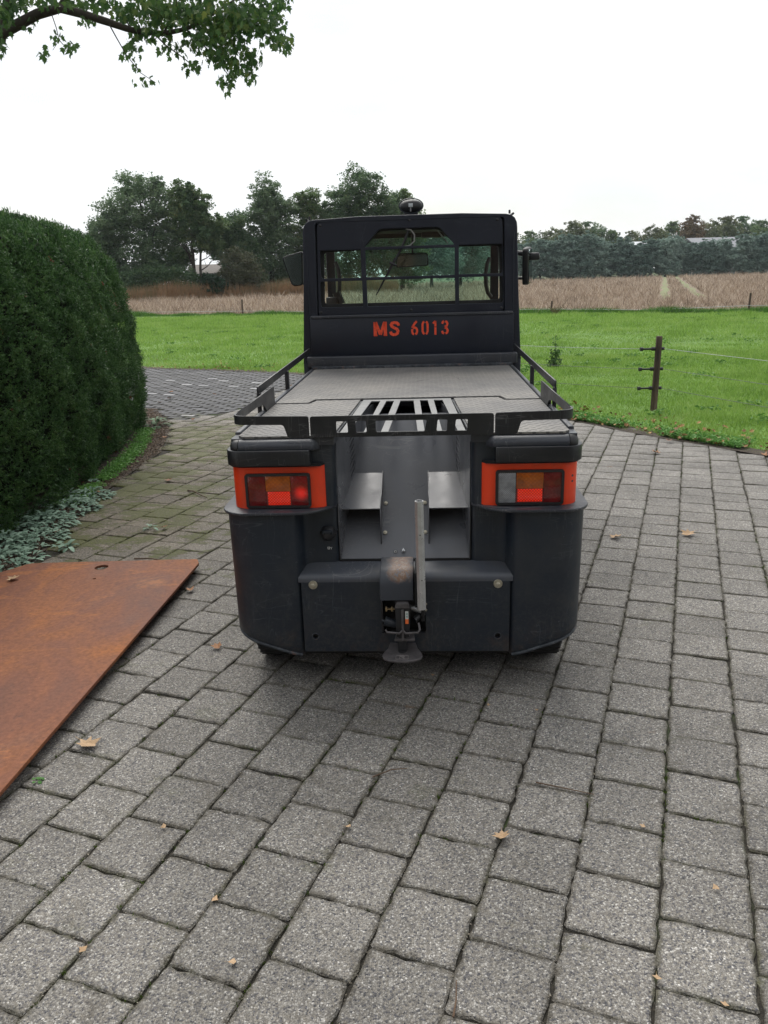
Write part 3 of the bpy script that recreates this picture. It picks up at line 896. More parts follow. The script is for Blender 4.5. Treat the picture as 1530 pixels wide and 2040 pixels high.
# upper pod body, dark band, rounded cap of the deck
for sx in (-1, 1):
    def mx(pl): return [(sx * x, y) for x, y in pl]
    m = MB(); m.prism(mx([(0.241, 0.62), (0.241, 0.075), (0.248, 0.052), (0.262, 0.043), (0.30, 0.040), (0.56, 0.034)] + arc(0.560, 0.077, 0.042, -80, 0, 6) + [(0.602, 0.62)]), 'z', 0.713, 0.952, 0)
    m.build('upper_pod', M_dark, car, smooth=50)
    m = MB(); m.prism(mx([(0.268, 0.060), (0.290, 0.018), (0.330, 0.010), (0.56, 0.010)] + arc(0.562, 0.066, 0.0555, -84, 0, 8) + [(0.6175, 0.62), (0.60, 0.62), (0.60, 0.07), (0.28, 0.07)]), 'z', 0.8665, 0.8745, 0)
    m.build('dark_gap', M_gap, car)
    m = MB(); m.prism(mx([(0.322, 0.041), (0.322, -0.006), (0.327, -0.010), (0.56, -0.010)] + arc(0.563, 0.050, 0.060, -84, 0, 9) + [(0.6235, 0.62), (0.604, 0.62), (0.604, 0.075)] + list(reversed(arc(0.562, 0.075, 0.042, -84, 0, 6))) + [(0.34, 0.041)]), 'z', 0.8745, 0.9295, 0.003, 2)
    m.build('buffer_band', M_rail, car, smooth=45)
    # cap
    yz = [(0.10, 0.9655), (0.040, 0.9655), (0.022, 0.963), (0.008, 0.956), (0.000, 0.944), (-0.001, 0.931), (0.004, 0.924), (0.10, 0.922)]
    m = MB()
    m.grid([[(sx * x, y + dy, z) for y, z in yz] for x, dy in ((0.290, 0.034), (0.302, 0.022), (0.312, 0.006), (0.320, 0.0), (0.572, 0.0))])
    m.build('deck_cap', M_deckp, car, smooth=60)
    m = MB()
    rows = []
    for a in range(0, 91, 15):
        ca, sa = math.cos(math.radians(a)), math.sin(math.radians(a))
        rows.append([(sx * (0.574 + (0.033 - (0.033 - max(0, 0.10 - y) * 0.0)) * 0 + sa * 0.034 * min(1, max(0.15, (0.10 - y) / 0.10))), 0.040 - (0.040 - y) * ca if y < 0.04 else y, z - (0.004 * (1 - ca) if z > 0.95 else 0)) for y, z in yz])
    # side continuation
    rows.append([(sx * 0.608, 0.60, z) if z < 0.955 else (sx * 0.596, 0.60, z) for y, z in yz])
    m.grid(rows)
    m.build('corner_cap', M_black, car, smooth=60)

# --- channel between the pods: steep cover panel, converging side walls with louvres, two air hoods
FZ = lambda y: 0.4195 + 0.9 * y
WX = lambda y: 0.2395 - 0.115 * (y - 0.08)
m = MB()
m.grid([[(s_ * (WX(y) - 0.001), y, FZ(y)) for y in (0.084, 0.20, 0.36, 0.50, 0.590)] for s_ in (-1, 1)])
chf = m.build('cover_panel', M_panel, car, smooth=30)
m = MB()
m.box(-0.243, 0.243, 0.078, 0.092, 0.40, 0.4925)
m.build('channel_sill', M_gap, car)
for sx in (-1, 1):
    m = MB(); m.box(min(sx * 0.2395, sx * 0.2435), max(sx * 0.2395, sx * 0.2435), 0.080, 0.11, 0.49, 0.95); m.build('channel_gap', M_gap, car)
    wall = [(0.0, 0.40), (1.6, 0.40), (1.6, 0.955), (0.0, 0.955)]
    louv = []
    for k in range(9):
        z0 = 0.745 + k * 0.0235
        louv.append([(0.225, z0), (0.315, z0 + 0.022), (0.315, z0 + 0.034), (0.225, z0 + 0.012)])
    me = plate_mesh('channel_wall', wall, louv, 0.004)
    me.transform(YZ)
    me.transform(Matrix.Translation((sx * 0.2395 - 0.002, 0.08, 0)) @ Matrix.Rotation(sx * math.atan(0.115), 4, 'Z'))
    link('channel_wall', me, M_panel, car)
    m = MB(); m.box(-0.004, 0.004, 0.20, 0.34, 0.72, 0.95)
    m.build('louvre_back', M_gap, car, loc=(sx * 0.252, 0.08, 0), rot=(0, 0, sx * math.atan(0.115)))
    # hood
    yf, zf, yb, zbk = 0.128, 0.676, 0.375, 0.754
    xi = 0.0915
    m = MB()
    m.grid([[(sx * (WX(yf) - 0.001), yf, zf), (sx * (WX(yb) - 0.001), yb, zbk)], [(sx * xi, yf, zf), (sx * (xi - 0.004), yb, zbk)]])
    m.grid([[(sx * (WX(yf) - 0.001), yf, zf - 0.003), (sx * (WX(yb) - 0.001), yb, zbk - 0.003)], [(sx * xi, yf, zf - 0.003), (sx * (xi - 0.004), yb, zbk - 0.003)]])
    m.quad((sx * (WX(yf) - 0.001), yf, zf), (sx * xi, yf, zf), (sx * xi, yf, zf - 0.003), (sx * (WX(yf) - 0.001), yf, zf - 0.003))
    hd = m.build('air_hood', M_panel, car)
    plate('hood_cheek', [(yf, zf + 0.001), (yf, FZ(yf) + 0.002), (yb, FZ(yb) + 0.002)], [], 0.003, M_panel, hd, 'yz', sx * (xi - 0.002) - 0.0015)
    # flange bolts beside the hood
    for yb_ in (0.165, 0.262):
        q = MB(); q.lathe([(0, 0.006), (0.004, 0.006), (0.005, 0.004), (0.0075, 0.0038), (0.0085, 0.0)], 14)
        q.build('bolt', M_zinc, chf, loc=(sx * (xi - 0.016), yb_, FZ(yb_) + 0.001), rot=(math.radians(42), 0, 0))
# key and label on the floor
q = MB(); q.lathe([(0, 0.010), (0.005, 0.010), (0.007, 0.006), (0.0075, 0)], 14); q.box(-0.0015, 0.0015, -0.004, 0.004, 0.008, 0.019)
q.build('lock_key', M_alu, chf, loc=(-0.006, 0.104, 0.5145), rot=(0.73, 0, 0))
q = MB(); q.box(-0.006, 0.006, -0.006, 0.006, 0, 0.001); lb = q.build('key_sticker', M_black, chf, loc=(-0.036, 0.104, 0.514), rot=(0.73, 0, 0))
q = MB()
for a, b in (((-0.0035, -0.0035), (0.0035, -0.0035)), ((0.0035, -0.0035), (0.0035, 0.0035)), ((0.0035, 0.0035), (-0.0035, 0.0035)), ((-0.0035, 0.0035), (-0.0035, -0.0035))): q.tube([(a[0], a[1], 0.0013), (b[0], b[1], 0.0013)], 0.0006, 4)
q.build('sticker_print', M_white, lb)

# --- 12 V socket
q = MB()
q.lathe([(0, 0.038), (0.014, 0.036), (0.022, 0.030), (0.026, 0.018), (0.027, 0.0)], 24)
q.box(-0.031, -0.024, -0.004, 0.004, 0.0, 0.02, 0.001); q.box(0.024, 0.031, -0.004, 0.004, 0.0, 0.02, 0.001)
so = q.build('socket_cap', M_black, car, loc=(-0.279, 0.077, 0.605), rot=(PI / 2 + 0.25, 0, 0), smooth=50)
q = MB(); q.box(-0.019, 0.019, 0.008, 0.024, 0.026, 0.036, 0.003); q.build('cap_hinge', M_dark, so)
for xx in (-0.012, 0.012):
    q = MB(); q.lathe([(0, 0.003), (0.003, 0.003), (0.0035, 0)], 10); q.build('rivet', M_gap, so, loc=(xx, 0.014, 0.0355))
txt = MB()
z0, h_, w_ = 0.537, 0.0085, 0.0016
txt.ribbon([(-0.2865, z0 + h_ * 0.8), (-0.285, z0 + h_), (-0.285, z0)], w_, 0.0745, 0.0006)
txt.ribbon([(-0.2825, z0 + h_ * 0.75), (-0.2815, z0 + h_), (-0.2785, z0 + h_), (-0.2775, z0 + h_ * 0.7), (-0.2825, z0 + 0.0006), (-0.2770, z0 + 0.0006)], w_, 0.0745, 0.0006)
txt.ribbon([(-0.2748, z0 + h_), (-0.2722, z0), (-0.2696, z0 + h_)], w_, 0.0745, 0.0006)
txt.build('voltage_lettering', M_white, car)

# --- coupling
M_iron = simple('coupling_iron', (0.085, 0.078, 0.080), 0.5, metal=0.2, var=0.35, vs=25, bump=0.2)
cp = MB()
yz = [(0.052, 0.512), (0.0, 0.512), (-0.045, 0.508), (-0.070, 0.498), (-0.086, 0.478), (-0.092, 0.450), (-0.093, 0.402), (0.03, 0.398)]
cp.prism(yz, 'x', -0.086, 0.032, 0.003, 2)
cover = cp.build('coupling_cover', M_cover, car, smooth=45)
m = MB(); m.box(0.037, 0.048, -0.095, 0.05, 0.375, 0.505, 0.002); m.build('side_cheek', M_gap, cover)
cpl = MB()
cpl.prism([(-0.031, 0.262), (0.015, 0.262), (0.020, 0.370), (0.016, 0.392), (-0.030, 0.392), (-0.034, 0.370)], 'y', -0.098, -0.02, 0.003, 2)
coup = cpl.build('coupling_head', M_black, car, smooth=40)
m = MB(); m.prism([(-0.035, 0.376), (0.021, 0.376), (0.014, 0.396), (-0.028, 0.396)], 'y', -0.106, -0.05, 0.003, 2); m.build('head_cap', M_iron, coup)
m = MB(); m.prism([(-0.012, 0.250), (-0.004, 0.250), (-0.004, 0.37), (-0.012, 0.37)], 'y', -0.104, -0.096, 0.001, 1); m.build('head_rib', M_iron, coup)
m = MB(); m.box(0.002, 0.013, -0.1005, -0.098, 0.315, 0.362)
stk = m.build('warning_sticker', M_white, coup)
m = MB(); m.box(0.0018, 0.0132, -0.1012, -0.1006, 0.315, 0.333); m.build('orange_print', simple('sticker_orange', (0.7, 0.14, 0.03), 0.5), stk)
m = MB()
for k in range(4): m.box(0.004, 0.0115, -0.1014, -0.1006, 0.337 + k * 0.006, 0.3395 + k * 0.006)
m.build('teal_print', simple('sticker_teal', (0.03, 0.16, 0.15), 0.5), stk)
m = MB(); m.cyl((-0.073, -0.07, 0.312), (-0.033, -0.07, 0.300), 0.018, 18, 0.014); m.cyl((-0.084, -0.07, 0.314), (-0.072, -0.07, 0.311), 0.006, 12); m.build('side_plunger', M_dark, coup, smooth=40)
m = MB(); m.box(-0.070, -0.036, -0.075, -0.065, 0.357, 0.362, 0.001)
for xx in (-0.066, -0.046): m.box(xx - 0.003, xx + 0.003, -0.077, -0.064, 0.352, 0.368, 0.001)
m.build('brass_pin', simple('brass', (0.30, 0.22, 0.12), 0.45, metal=0.6), coup)
pts = []
for k in range(90):
    a = k * 2 * PI / 10; pts.append((0.020 + 0.036 * k / 89, -0.055 + 0.009 * math.cos(a), 0.358 - 0.012 * k / 89 + 0.009 * math.sin(a)))
m = MB(); m.tube(pts, 0.0016, 5); m.build('spring', M_alu, coup, smooth=60)
m = MB(); m.tube([(0.014, -0.055, 0.359), (0.060, -0.055, 0.344)], 0.004, 8); m.build('spring_rod', M_iron, coup)
m = MB()
m.tube([(-0.070, -0.10, 0.292), (-0.064, -0.104, 0.284), (-0.020, -0.108, 0.281), (-0.010, -0.105, 0.290)], 0.0042, 8)
m.tube([(-0.006, -0.105, 0.290), (0.002, -0.108, 0.281), (0.046, -0.106, 0.283), (0.053, -0.10, 0.292), (0.048, -0.08, 0.308)], 0.0042, 8)
m.build('release_loop', M_iron, coup, smooth=60)
m = MB(); m.cyl((0.030, -0.04, 0.30), (0.070, 0.01, 0.315), 0.012, 10); m.box(0.058, 0.070, -0.03, 0.02, 0.29, 0.36, 0.002); m.build('side_bracket', M_black, coup)
m = MB(); m.box(-0.088, -0.080, -0.03, 0.02, 0.25, 0.37, 0.002); m.build('side_bracket', M_black, coup)
for zz in (0.335, 0.358):
    m = MB(); m.lathe([(0, 0.004), (0.004, 0.004), (0.005, 0)], 8); m.build('bolt', M_zinc, coup, loc=(0.075, -0.002, zz - 0.01), rot=(PI / 2, 0, 0))
# tongue
def fan(z, k=1.0):
    pts = [(-0.058, 0.06), (-0.060, 0.0), (-0.066, -0.045), (-0.080, -0.075)]
    pts += [(-0.084, -0.100), (-0.078, -0.122), (-0.060, -0.136), (-0.030, -0.144), (-0.012, -0.145), (0.006, -0.144), (0.036, -0.136), (0.056, -0.122), (0.062, -0.100)]
    pts += [(0.056, -0.075), (0.043, -0.045), (0.036, 0.0), (0.034, 0.06)]
    return pts
m = MB(); m.prism(fan(0), 'z', 0.182, 0.192, 0.003, 2)
tong = m.build('coupling_tongue', M_iron, car, smooth=45)
m = MB(); m.lathe([(0.0, 0.001), (0.012, 0.001), (0.012, 0.004), (0.015, 0.003), (0.016, 0)], 20); m.build('pin_hole', M_gap, tong, loc=(-0.012, -0.070, 0.1925))
m = MB(); m.cyl((-0.012, -0.055, 0.19), (-0.012, -0.055, 0.275), 0.017, 16); m.build('coupling_pin', M_black, tong, smooth=40)
m = MB(); m.prism([(-0.035, -0.02), (0.030, -0.02), (0.034, -0.075), (-0.040, -0.075)], 'z', 0.232, 0.244, 0.003, 2); m.build('lower_jaw', M_iron, tong)
m = MB()
M_emb = simple('embossed_iron', (0.20, 0.18, 0.175), 0.5, metal=0.2)
def seg(a, b, r=0.0009): m.tube([(a[0], a[1], 0.1932), (b[0], b[1], 0.1932)], r, 4)
for a, b in (((-0.034, -0.108), (0.010, -0.108)), ((0.010, -0.108), (0.010, -0.133)), ((0.010, -0.133), (-0.034, -0.133)), ((-0.034, -0.133), (-0.034, -0.108))): seg(a, b)
for a, b in (((-0.020, -0.130), (-0.020, -0.112)), ((-0.020, -0.112), (-0.007, -0.112)), ((-0.007, -0.112), (-0.003, -0.116)), ((-0.003, -0.116), (-0.007, -0.121)), ((-0.007, -0.121), (-0.014, -0.121)), ((-0.011, -0.121), (-0.003, -0.130))): seg(a, b, 0.0013)
for k in range(7):
    x = -0.030 + k * 0.0055
    seg((x, -0.104 + 0.001 * (k % 2)), (x + 0.003, -0.101), 0.0007)
m.build('embossed_mark', M_emb, tong)
# hollow profile lever: eight-sided, standing on the coupling
m = MB()
n8 = 8
ro, ri = 0.0158, 0.0125
ring = lambda r, z, dx: [(0.059 + dx + r * math.cos(PI / 8 + 2 * PI * k / 8), -0.112 + r * math.sin(PI / 8 + 2 * PI * k / 8), z) for k in range(8)]
A0, A1, B1, B0 = ring(ro, 0.378, 0.002), ring(ro, 0.772, -0.002), ring(ri, 0.772, -0.002), ring(ri, 0.378, 0.002)
for P0, P1 in ((A0, A1), (A1, B1), (B1, B0), (B0, A0)):
    for k in range(8):
        m.quad(P0[k], P0[(k + 1) % 8], P1[(k + 1) % 8], P1[k])
lev = m.build('lever_pipe', M_alu, car, smooth=20)
for zz, xx in ((0.655, 0.0), (0.49, 0.004)):
    m = MB(); m.lathe([(0, 0.0006), (0.0022, 0.0006), (0.0022, 0)], 8); m.build('pin_mark', M_gap, lev, loc=(0.059 + xx, -0.1272, zz), rot=(PI / 2, 0, 0))

# --- deck
m = MB()
sl = [[(-.157, .81), (-.117, .81), (-.140, .045), (-.196, .045)], [(-.090, .81), (-.056, .81), (-.078, .045), (-.122, .045)], [(-.028, .81), (.030, .81), (.055, .045), (-.052, .045)], [(.058, .81), (.092, .81), (.124, .045), (.080, .045)], [(.119, .81), (.157, .81), (.198, .045), (.142, .045)]]
plate('slotted_plate', [(-.225, .035), (.225, .035), (.195, .845), (-.195, .845)], sl, 0.006, M_slot, car, 'xy', 0.9655, 0.001)
m = MB()
m.prism([(-0.602, 0.845), (0.602, 0.845), (0.602, 2.12), (-0.602, 2.12)], 'z', 0.94, 0.966)
m.prism([(-0.602, 0.03), (-0.238, 0.03), (-0.198, 0.846), (-0.602, 0.846)], 'z', 0.94, 0.9662)
m.prism([(0.602, 0.03), (0.238, 0.03), (0.198, 0.846), (0.602, 0.846)], 'z', 0.94, 0.9662)
m.build('deck_plate', M_deckp, car)
for sx in (-1, 1):
    m = MB(); m.box(min(sx * 0.584, sx * 0.606), max(sx * 0.584, sx * 0.606), 0.11, 2.12, 0.93, 0.976, 0.006, 3)
    m.build('deck_rim', M_deckp, car)
    m = MB(); m.box(min(sx * 0.560, sx * 0.600), max(sx * 0.560, sx * 0.600), 0.60, 2.15, 0.42, 0.935, 0.01); m.build('side_panel', M_dark, car)
    ex = lambda pl: [(sx * x, y) for x, y in pl]
    m = MB(); m.prism(ex([(0.572, 0.045), (0.558, 0.028), (0.243, 0.028), (0.208, 0.838), (0.404, 0.838), (0.424, 0.752), (0.578, 0.752), (0.578, 0.05)]), 'z', 0.9668, 0.9735, 0)
    m.build('rear_deck_mat', M_mat, car)
m = MB(); m.prism([(-0.578, 0.775), (-0.436, 0.775), (-0.416, 0.872), (0.416, 0.872), (0.436, 0.775), (0.578, 0.775), (0.578, 2.08), (-0.578, 2.08)], 'z', 0.9668, 0.9745, 0)
m.build('front_deck_mat', M_mat, car)
m = MB(); m.tube([(-0.578, 0.763, 0.9680), (-0.430, 0.763, 0.9680), (-0.410, 0.855, 0.9680), (0.410, 0.855, 0.9680), (0.430, 0.763, 0.9680), (0.578, 0.763, 0.9680)], 0.0085, 6); m.build('mat_seam', M_gap, car)
# --- rails
# rear plate with seven windows
cut = []
for a, b, c2, d2 in ((-0.2235, -0.1855, -0.1835, -0.2235), (-0.1575, -0.1215, -0.1195, -0.1555), (-0.0885, 0.0865, 0.0785, -0.0865), (0.1235, 0.1565, 0.1545, 0.1195), (0.1855, 0.2255, 0.2225, 0.1815)):
    cut.append(rpoly([(d2, 0.990), (c2, 0.990), (b, 1.0285), (a, 1.0285)], 0.004, 2))
plate('rear_rail', rpoly([(-0.3135, 0.974), (0.3135, 0.974), (0.3135, 1.048), (-0.3135, 1.048)], 0.010, 3), cut, 0.006, M_rail, car, 'xz', -0.010, 0.001)
for sx in (-1, 1):
    o = rpoly([(0.3175, 0.974), (0.392, 0.974), (0.406, 1.020), (0.535, 1.022), (0.535, 1.052), (0.3175, 1.049)], [0.002, 0.008, 0.010, 0, 0, 0.010], 3)
    if sx < 0: o = [(-x, z) for x, z in reversed(o)]
    rl = plate('corner_rail', o, [], 0.006, M_rail, car, 'xz', -0.010, 0.001)
    m = MB()
    c_ = [(0.535, -0.007)] + arc(0.535, 0.040, 0.047, -80, 0, 8) + [(0.582, 0.06)]
    for (x0, y0), (x1, y1) in zip(c_, c_[1:]):
        pass
    rows = []
    inner = [(0.535, -0.0105)] + arc(0.535, 0.040, 0.0505, -80, 0, 8) + [(0.5855, 0.07)]
    outer = [(0.535, -0.0040)] + arc(0.535, 0.040, 0.0440, -80, 0, 8) + [(0.5790, 0.07)]
    rows = [[(sx * x, y, 1.022) for x, y in inner], [(sx * x, y, 1.053) for x, y in inner], [(sx * x, y, 1.053) for x, y in outer], [(sx * x, y, 1.022) for x, y in outer], [(sx * x, y, 1.022) for x, y in inner]]
    m.grid(rows); m.build('rail_bend', M_rail, rl, smooth=40)
    sd_ = rpoly([(0.068, 1.022), (0.40, 1.018), (0.54, 1.004), (0.585, 0.966), (0.770, 0.960), (0.766, 1.052), (0.068, 1.053)], [0, 0.02, 0.03, 0.01, 0.004, 0.006, 0], 3)
    plate('rail_side', sd_, [], 0.006, M_rail, rl, 'yz', sx * 0.5825 - 0.003, 0.001)
    # upper side rail from the cab, with two legs
    o2 = rpoly([(0.555, 1.046), (0.60, 1.046), (1.255, 1.056), (2.10, 1.068), (2.10, 1.098), (0.555, 1.078)], 0.002, 1)
    sr = plate('side_rail', o2, [], 0.007, M_rail, car, 'yz', sx * 0.608 - 0.0035, 0.001)
    m = MB()
    m.box(min(sx * 0.602, sx * 0.614), max(sx * 0.602, sx * 0.614), 0.556, 0.590, 0.93, 1.05, 0.002)
    m.build('rail_leg', M_rail, sr)
    m = MB(); m.box(min(sx * 0.596, sx * 0.614), max(sx * 0.596, sx * 0.614), 1.235, 1.262, 0.94, 1.062, 0.002)
    m.build('rail_leg', M_rail, sr)
    m = MB(); m.prism([(0.60, 0.975), (0.66, 0.975), (0.64, 1.02), (0.615, 1.03)], 'x', sx * 0.588, sx * 0.600, 0.002); m.build('rail_gusset', M_black, sr)
# bulkhead ledge in front of the cab
m = MB(); m.box(-0.625, 0.628, 2.085, 2.17, 0.985, 1.046, 0.006, 3); m.build('bulkhead_ledge', M_deckp, car)
m = MB(); m.box(-0.60, 0.60, 2.072, 2.086, 0.974, 0.990, 0.002); m.build('rusty_seam', M_rim, car)
# --- cab
def sym(pl): return pl + [(-x, z) for x, z in reversed(pl)]
outer = sym([(0.0, 1.838), (0.30, 1.833), (0.555, 1.822), (0.585, 1.815), (0.605, 1.800), (0.617, 1.775), (0.620, 1.75), (0.632, 1.45), (0.648, 1.15), (0.657, 1.0)])
outer = [p for i, p in enumerate(outer) if not (p == (-0.0, 1.838))]
holec = rpoly([(-0.560, 1.06), (0.560, 1.06), (0.545, 1.805), (-0.545, 1.805)], 0.02, 3)
plate('cab_rear_frame', list(reversed(outer)), [holec], 0.07, M_cab, car, 'xz', 2.15, 0.004)
for sx in (-1, 1):
    m = MB(); m.tube([(sx * 0.601, 2.149, 1.72), (sx * 0.602, 2.149, 1.45), (sx * 0.606, 2.149, 1.08)], 0.004, 6)
    m.build('column_bead', M_cab, car, smooth=60)
# rear guard panel with its window openings
ops = [rpoly([(-0.524, 1.4945), (-0.285, 1.4945), (-0.285, 1.652), (-0.524, 1.652)], [0.02, 0.003, 0.003, 0.008], 3),
       rpoly([(-0.257, 1.4955), (0.262, 1.4955), (0.262, 1.648), (-0.257, 1.648)], 0.004, 2),
       rpoly([(0.286, 1.4975), (0.540, 1.4975), (0.536, 1.660), (0.286, 1.660)], [0.003, 0.016, 0.010, 0.003], 3),
       rpoly([(-0.533, 1.330), (-0.282, 1.330), (-0.283, 1.478), (-0.530, 1.478)], [0.016, 0.003, 0.003, 0.008], 3),
       rpoly([(-0.254, 1.330), (0.264, 1.330), (0.263, 1.479), (-0.256, 1.479)], 0.004, 2),
       rpoly([(0.288, 1.330), (0.545, 1.330), (0.543, 1.481), (0.287, 1.481)], [0.003, 0.016, 0.008, 0.003], 3),
       rpoly([(-0.262, 1.664), (0.258, 1.664), (0.250, 1.676), (0.172, 1.762), (-0.172, 1.762), (-0.252, 1.676)], [0.004, 0.004, 0.006, 0.02, 0.02, 0.006], 3)]
gp = plate('rear_guard_panel', rpoly([(-0.550, 1.284), (0.550, 1.284), (0.534, 1.806), (0.25, 1.817), (0, 1.820), (-0.25, 1.817), (-0.534, 1.806)], [0.02, 0.02, 0.03, 0, 0, 0, 0.03], 3), ops, 0.010, M_cab, car, 'xz', 2.152, 0.002)
for x, z in ((-0.515, 1.790), (0.0, 1.805), (0.505, 1.792), (-0.535, 1.302), (0.005, 1.302), (0.535, 1.302)):
    q = MB(); q.lathe([(0, 0.004), (0.004, 0.004), (0.006, 0.002), (0.0085, 0.0)], 14); q.build('bolt', M_black, gp, loc=(x, 2.152, z), rot=(PI / 2, 0, 0))
m = MB()
for sx in (-1, 1): m.box(sx * 0.549 - 0.010, sx * 0.549 + 0.010, 2.17, 2.20, 1.08, 1.80)
m.box(-0.56, 0.56, 2.17, 2.20, 1.265, 1.29); m.build('rubber_gap', M_gap, car)
# frame of the pane behind the guard: a dark rubber surround
plate('pane_surround', rrect(-0.54, 0.54, 1.28, 1.80, 0.02), [rpoly([(-0.515, 1.348), (0.530, 1.348), (0.520, 1.652), (0.28, 1.652), (0.175, 1.752), (-0.175, 1.752), (-0.28, 1.648), (-0.505, 1.642)], 0.02, 3)], 0.02, M_rubber, car, 'xz', 2.185, 0.0)
m = MB(); m.box(-0.53, 0.53, 2.197, 2.200, 1.33, 1.78); m.build('rear_pane', M_glassR, car)
# lower panel with the stencilled number
m = MB(); m.box(-0.602, 0.608, 2.128, 2.16, 1.046, 1.276, 0.004, 2)
lp = m.build('lower_panel', M_cab, car)
m = MB(); m.box(-0.596, 0.600, 2.120, 2.165, 1.268, 1.284, 0.003, 2); m.build('panel_ledge', M_deckp, car)
Y = 2.128
zb, zt = 1.157, 1.240
def Z(k): return zb + (zt - zb) * k
GL = []
def R(pts, w): GL[-1][1].ribbon([(x, Z(z)) for x, z in pts], w, Y, 0.0012)
def glyph(n): GL.append((n, MB()))
# M
glyph('letter')
R([(-0.212, 0.0), (-0.212, 1.0)], 0.019); R([(-0.152, 0.0), (-0.152, 1.0)], 0.019)
R([(-0.209, 0.98), (-0.182, 0.10)], 0.017); R([(-0.155, 0.98), (-0.182, 0.10)], 0.017)
R([(-0.222, 0.94), (-0.206, 0.94)], 0.010); R([(-0.222, 0.06), (-0.200, 0.06)], 0.009); R([(-0.163, 0.06), (-0.141, 0.06)], 0.009); R([(-0.158, 0.94), (-0.142, 0.94)], 0.010)
# S
glyph('letter')
R([(-0.072, 0.70), (-0.074, 0.82), (-0.083, 0.90), (-0.097, 0.92), (-0.111, 0.89), (-0.117, 0.78), (-0.112, 0.66), (-0.097, 0.55), (-0.082, 0.46), (-0.076, 0.32), (-0.080, 0.17), (-0.092, 0.09), (-0.106, 0.08), (-0.117, 0.15), (-0.121, 0.30)], 0.0165)
# 6 (stencil breaks)
glyph('digit')
R([(0.036, 0.98), (0.024, 0.84), (0.013, 0.62), (0.009, 0.52)], 0.0125); R([(0.0085, 0.44), (0.0085, 0.22), (0.014, 0.10), (0.019, 0.07)], 0.0125)
R([(0.027, 0.07), (0.033, 0.12), (0.037, 0.24), (0.037, 0.38), (0.032, 0.50), (0.022, 0.55), (0.014, 0.50)], 0.0125)
# 0
glyph('digit')
R([(0.080, 0.93), (0.074, 0.88), (0.070, 0.76), (0.070, 0.28), (0.074, 0.14), (0.080, 0.07)], 0.0125); R([(0.090, 0.93), (0.096, 0.88), (0.100, 0.76), (0.100, 0.28), (0.096, 0.14), (0.090, 0.07)], 0.0125)
# 1
glyph('digit')
R([(0.132, 0.80), (0.146, 0.96)], 0.011); R([(0.146, 0.97), (0.146, 0.58)], 0.0125); R([(0.146, 0.52), (0.146, 0.0)], 0.0125)
# 3
glyph('digit')
R([(0.186, 0.76), (0.190, 0.88), (0.198, 0.93)], 0.0125); R([(0.205, 0.93), (0.213, 0.88), (0.217, 0.76), (0.214, 0.62), (0.202, 0.54)], 0.0125)
R([(0.202, 0.50), (0.214, 0.42), (0.219, 0.28), (0.215, 0.13), (0.206, 0.07)], 0.0125); R([(0.198, 0.07), (0.189, 0.13), (0.185, 0.26)], 0.0125)
for n_, g_ in GL: g_.build(n_, M_sten, lp, smooth=None)
# lower cab body and sides
m = MB()
m.prism(sym([(0.0, 1.05), (0.645, 1.05), (0.657, 1.0), (0.660, 0.60), (0.655, 0.30)]), 'y', 2.215, 3.45, 0)
m.build('cab_body', M_cab, car)
for sx in (-1, 1):
    m = MB(); m.box(min(sx * 0.61, sx * 0.657), max(sx * 0.61, sx * 0.657), 2.15, 2.23, 0.34, 1.02, 0.008)
    m.build('column_foot', M_cab, car)
# roof
m = MB()
rp = [(0.0, 1.838), (0.30, 1.833), (0.555, 1.822), (0.590, 1.812), (0.612, 1.790)]
up = [(-x, z) for x, z in reversed(rp)] + rp[1:]
dn = [(x * 0.985, z - 0.028) for x, z in reversed(up)]
m.prism(up + dn, 'y', 2.20, 3.32, 0)
m.build('cab_roof', M_cab, car, smooth=40)
m = MB(); m.box(-0.55, 0.55, 2.24, 3.20, 1.783, 1.790); m.build('headliner', simple('grey_headliner', (0.05, 0.052, 0.055), 0.8), car)
for sx in (-1, 1):
    m = MB(); m.tube([(sx * 0.600, 2.20, 1.825), (sx * 0.600, 3.25, 1.822)], 0.007, 6); m.build('rain_gutter', M_black, car)
    m = MB(); m.tube([(sx * 0.575, 2.16, 1.822), (sx * 0.575, 2.16, 1.842)], 0.006, 8); m.build('roof_stud', M_black, car)
    m = MB(); m.prism([(sx * 0.605, 3.12), (sx * 0.605, 3.22), (sx * 0.555, 3.24), (sx * 0.548, 3.15)], 'z', 1.04, 1.80, 0.006)
    m.build('front_pillar', M_cab, car)
    # bowed door frame bar seen through the window
    m = MB(); m.tube([(sx * 0.535, 3.08, 1.60), (sx * 0.518, 3.06, 1.56), (sx * 0.508, 3.05, 1.50), (sx * 0.512, 3.05, 1.42), (sx * 0.525, 3.06, 1.37), (sx * 0.55, 3.08, 1.34)], 0.014, 8); m.build('grab_bar', M_black, car, smooth=60)
    m = MB(); m.box(min(sx * 0.628, sx * 0.60), max(sx * 0.628, sx * 0.60), 2.22, 3.2, 1.05, 1.075, 0.004); m.build('door_sill', M_cab, car)
    m = MB(); m.prism([(2.24, 0.50), (2.60, 0.50), (2.60, 0.62), (2.36, 0.64), (2.32, 1.10), (2.24, 1.12)], 'x', sx * 0.30 - 0.20, sx * 0.30 + 0.20, 0.02)
    m = MB(); m.box(sx * 0.30 - 0.20, sx * 0.30 + 0.20, 2.30, 2.40, 1.06, 1.27, 0.04, 3); m.build('seat_back', M_rubber, car)
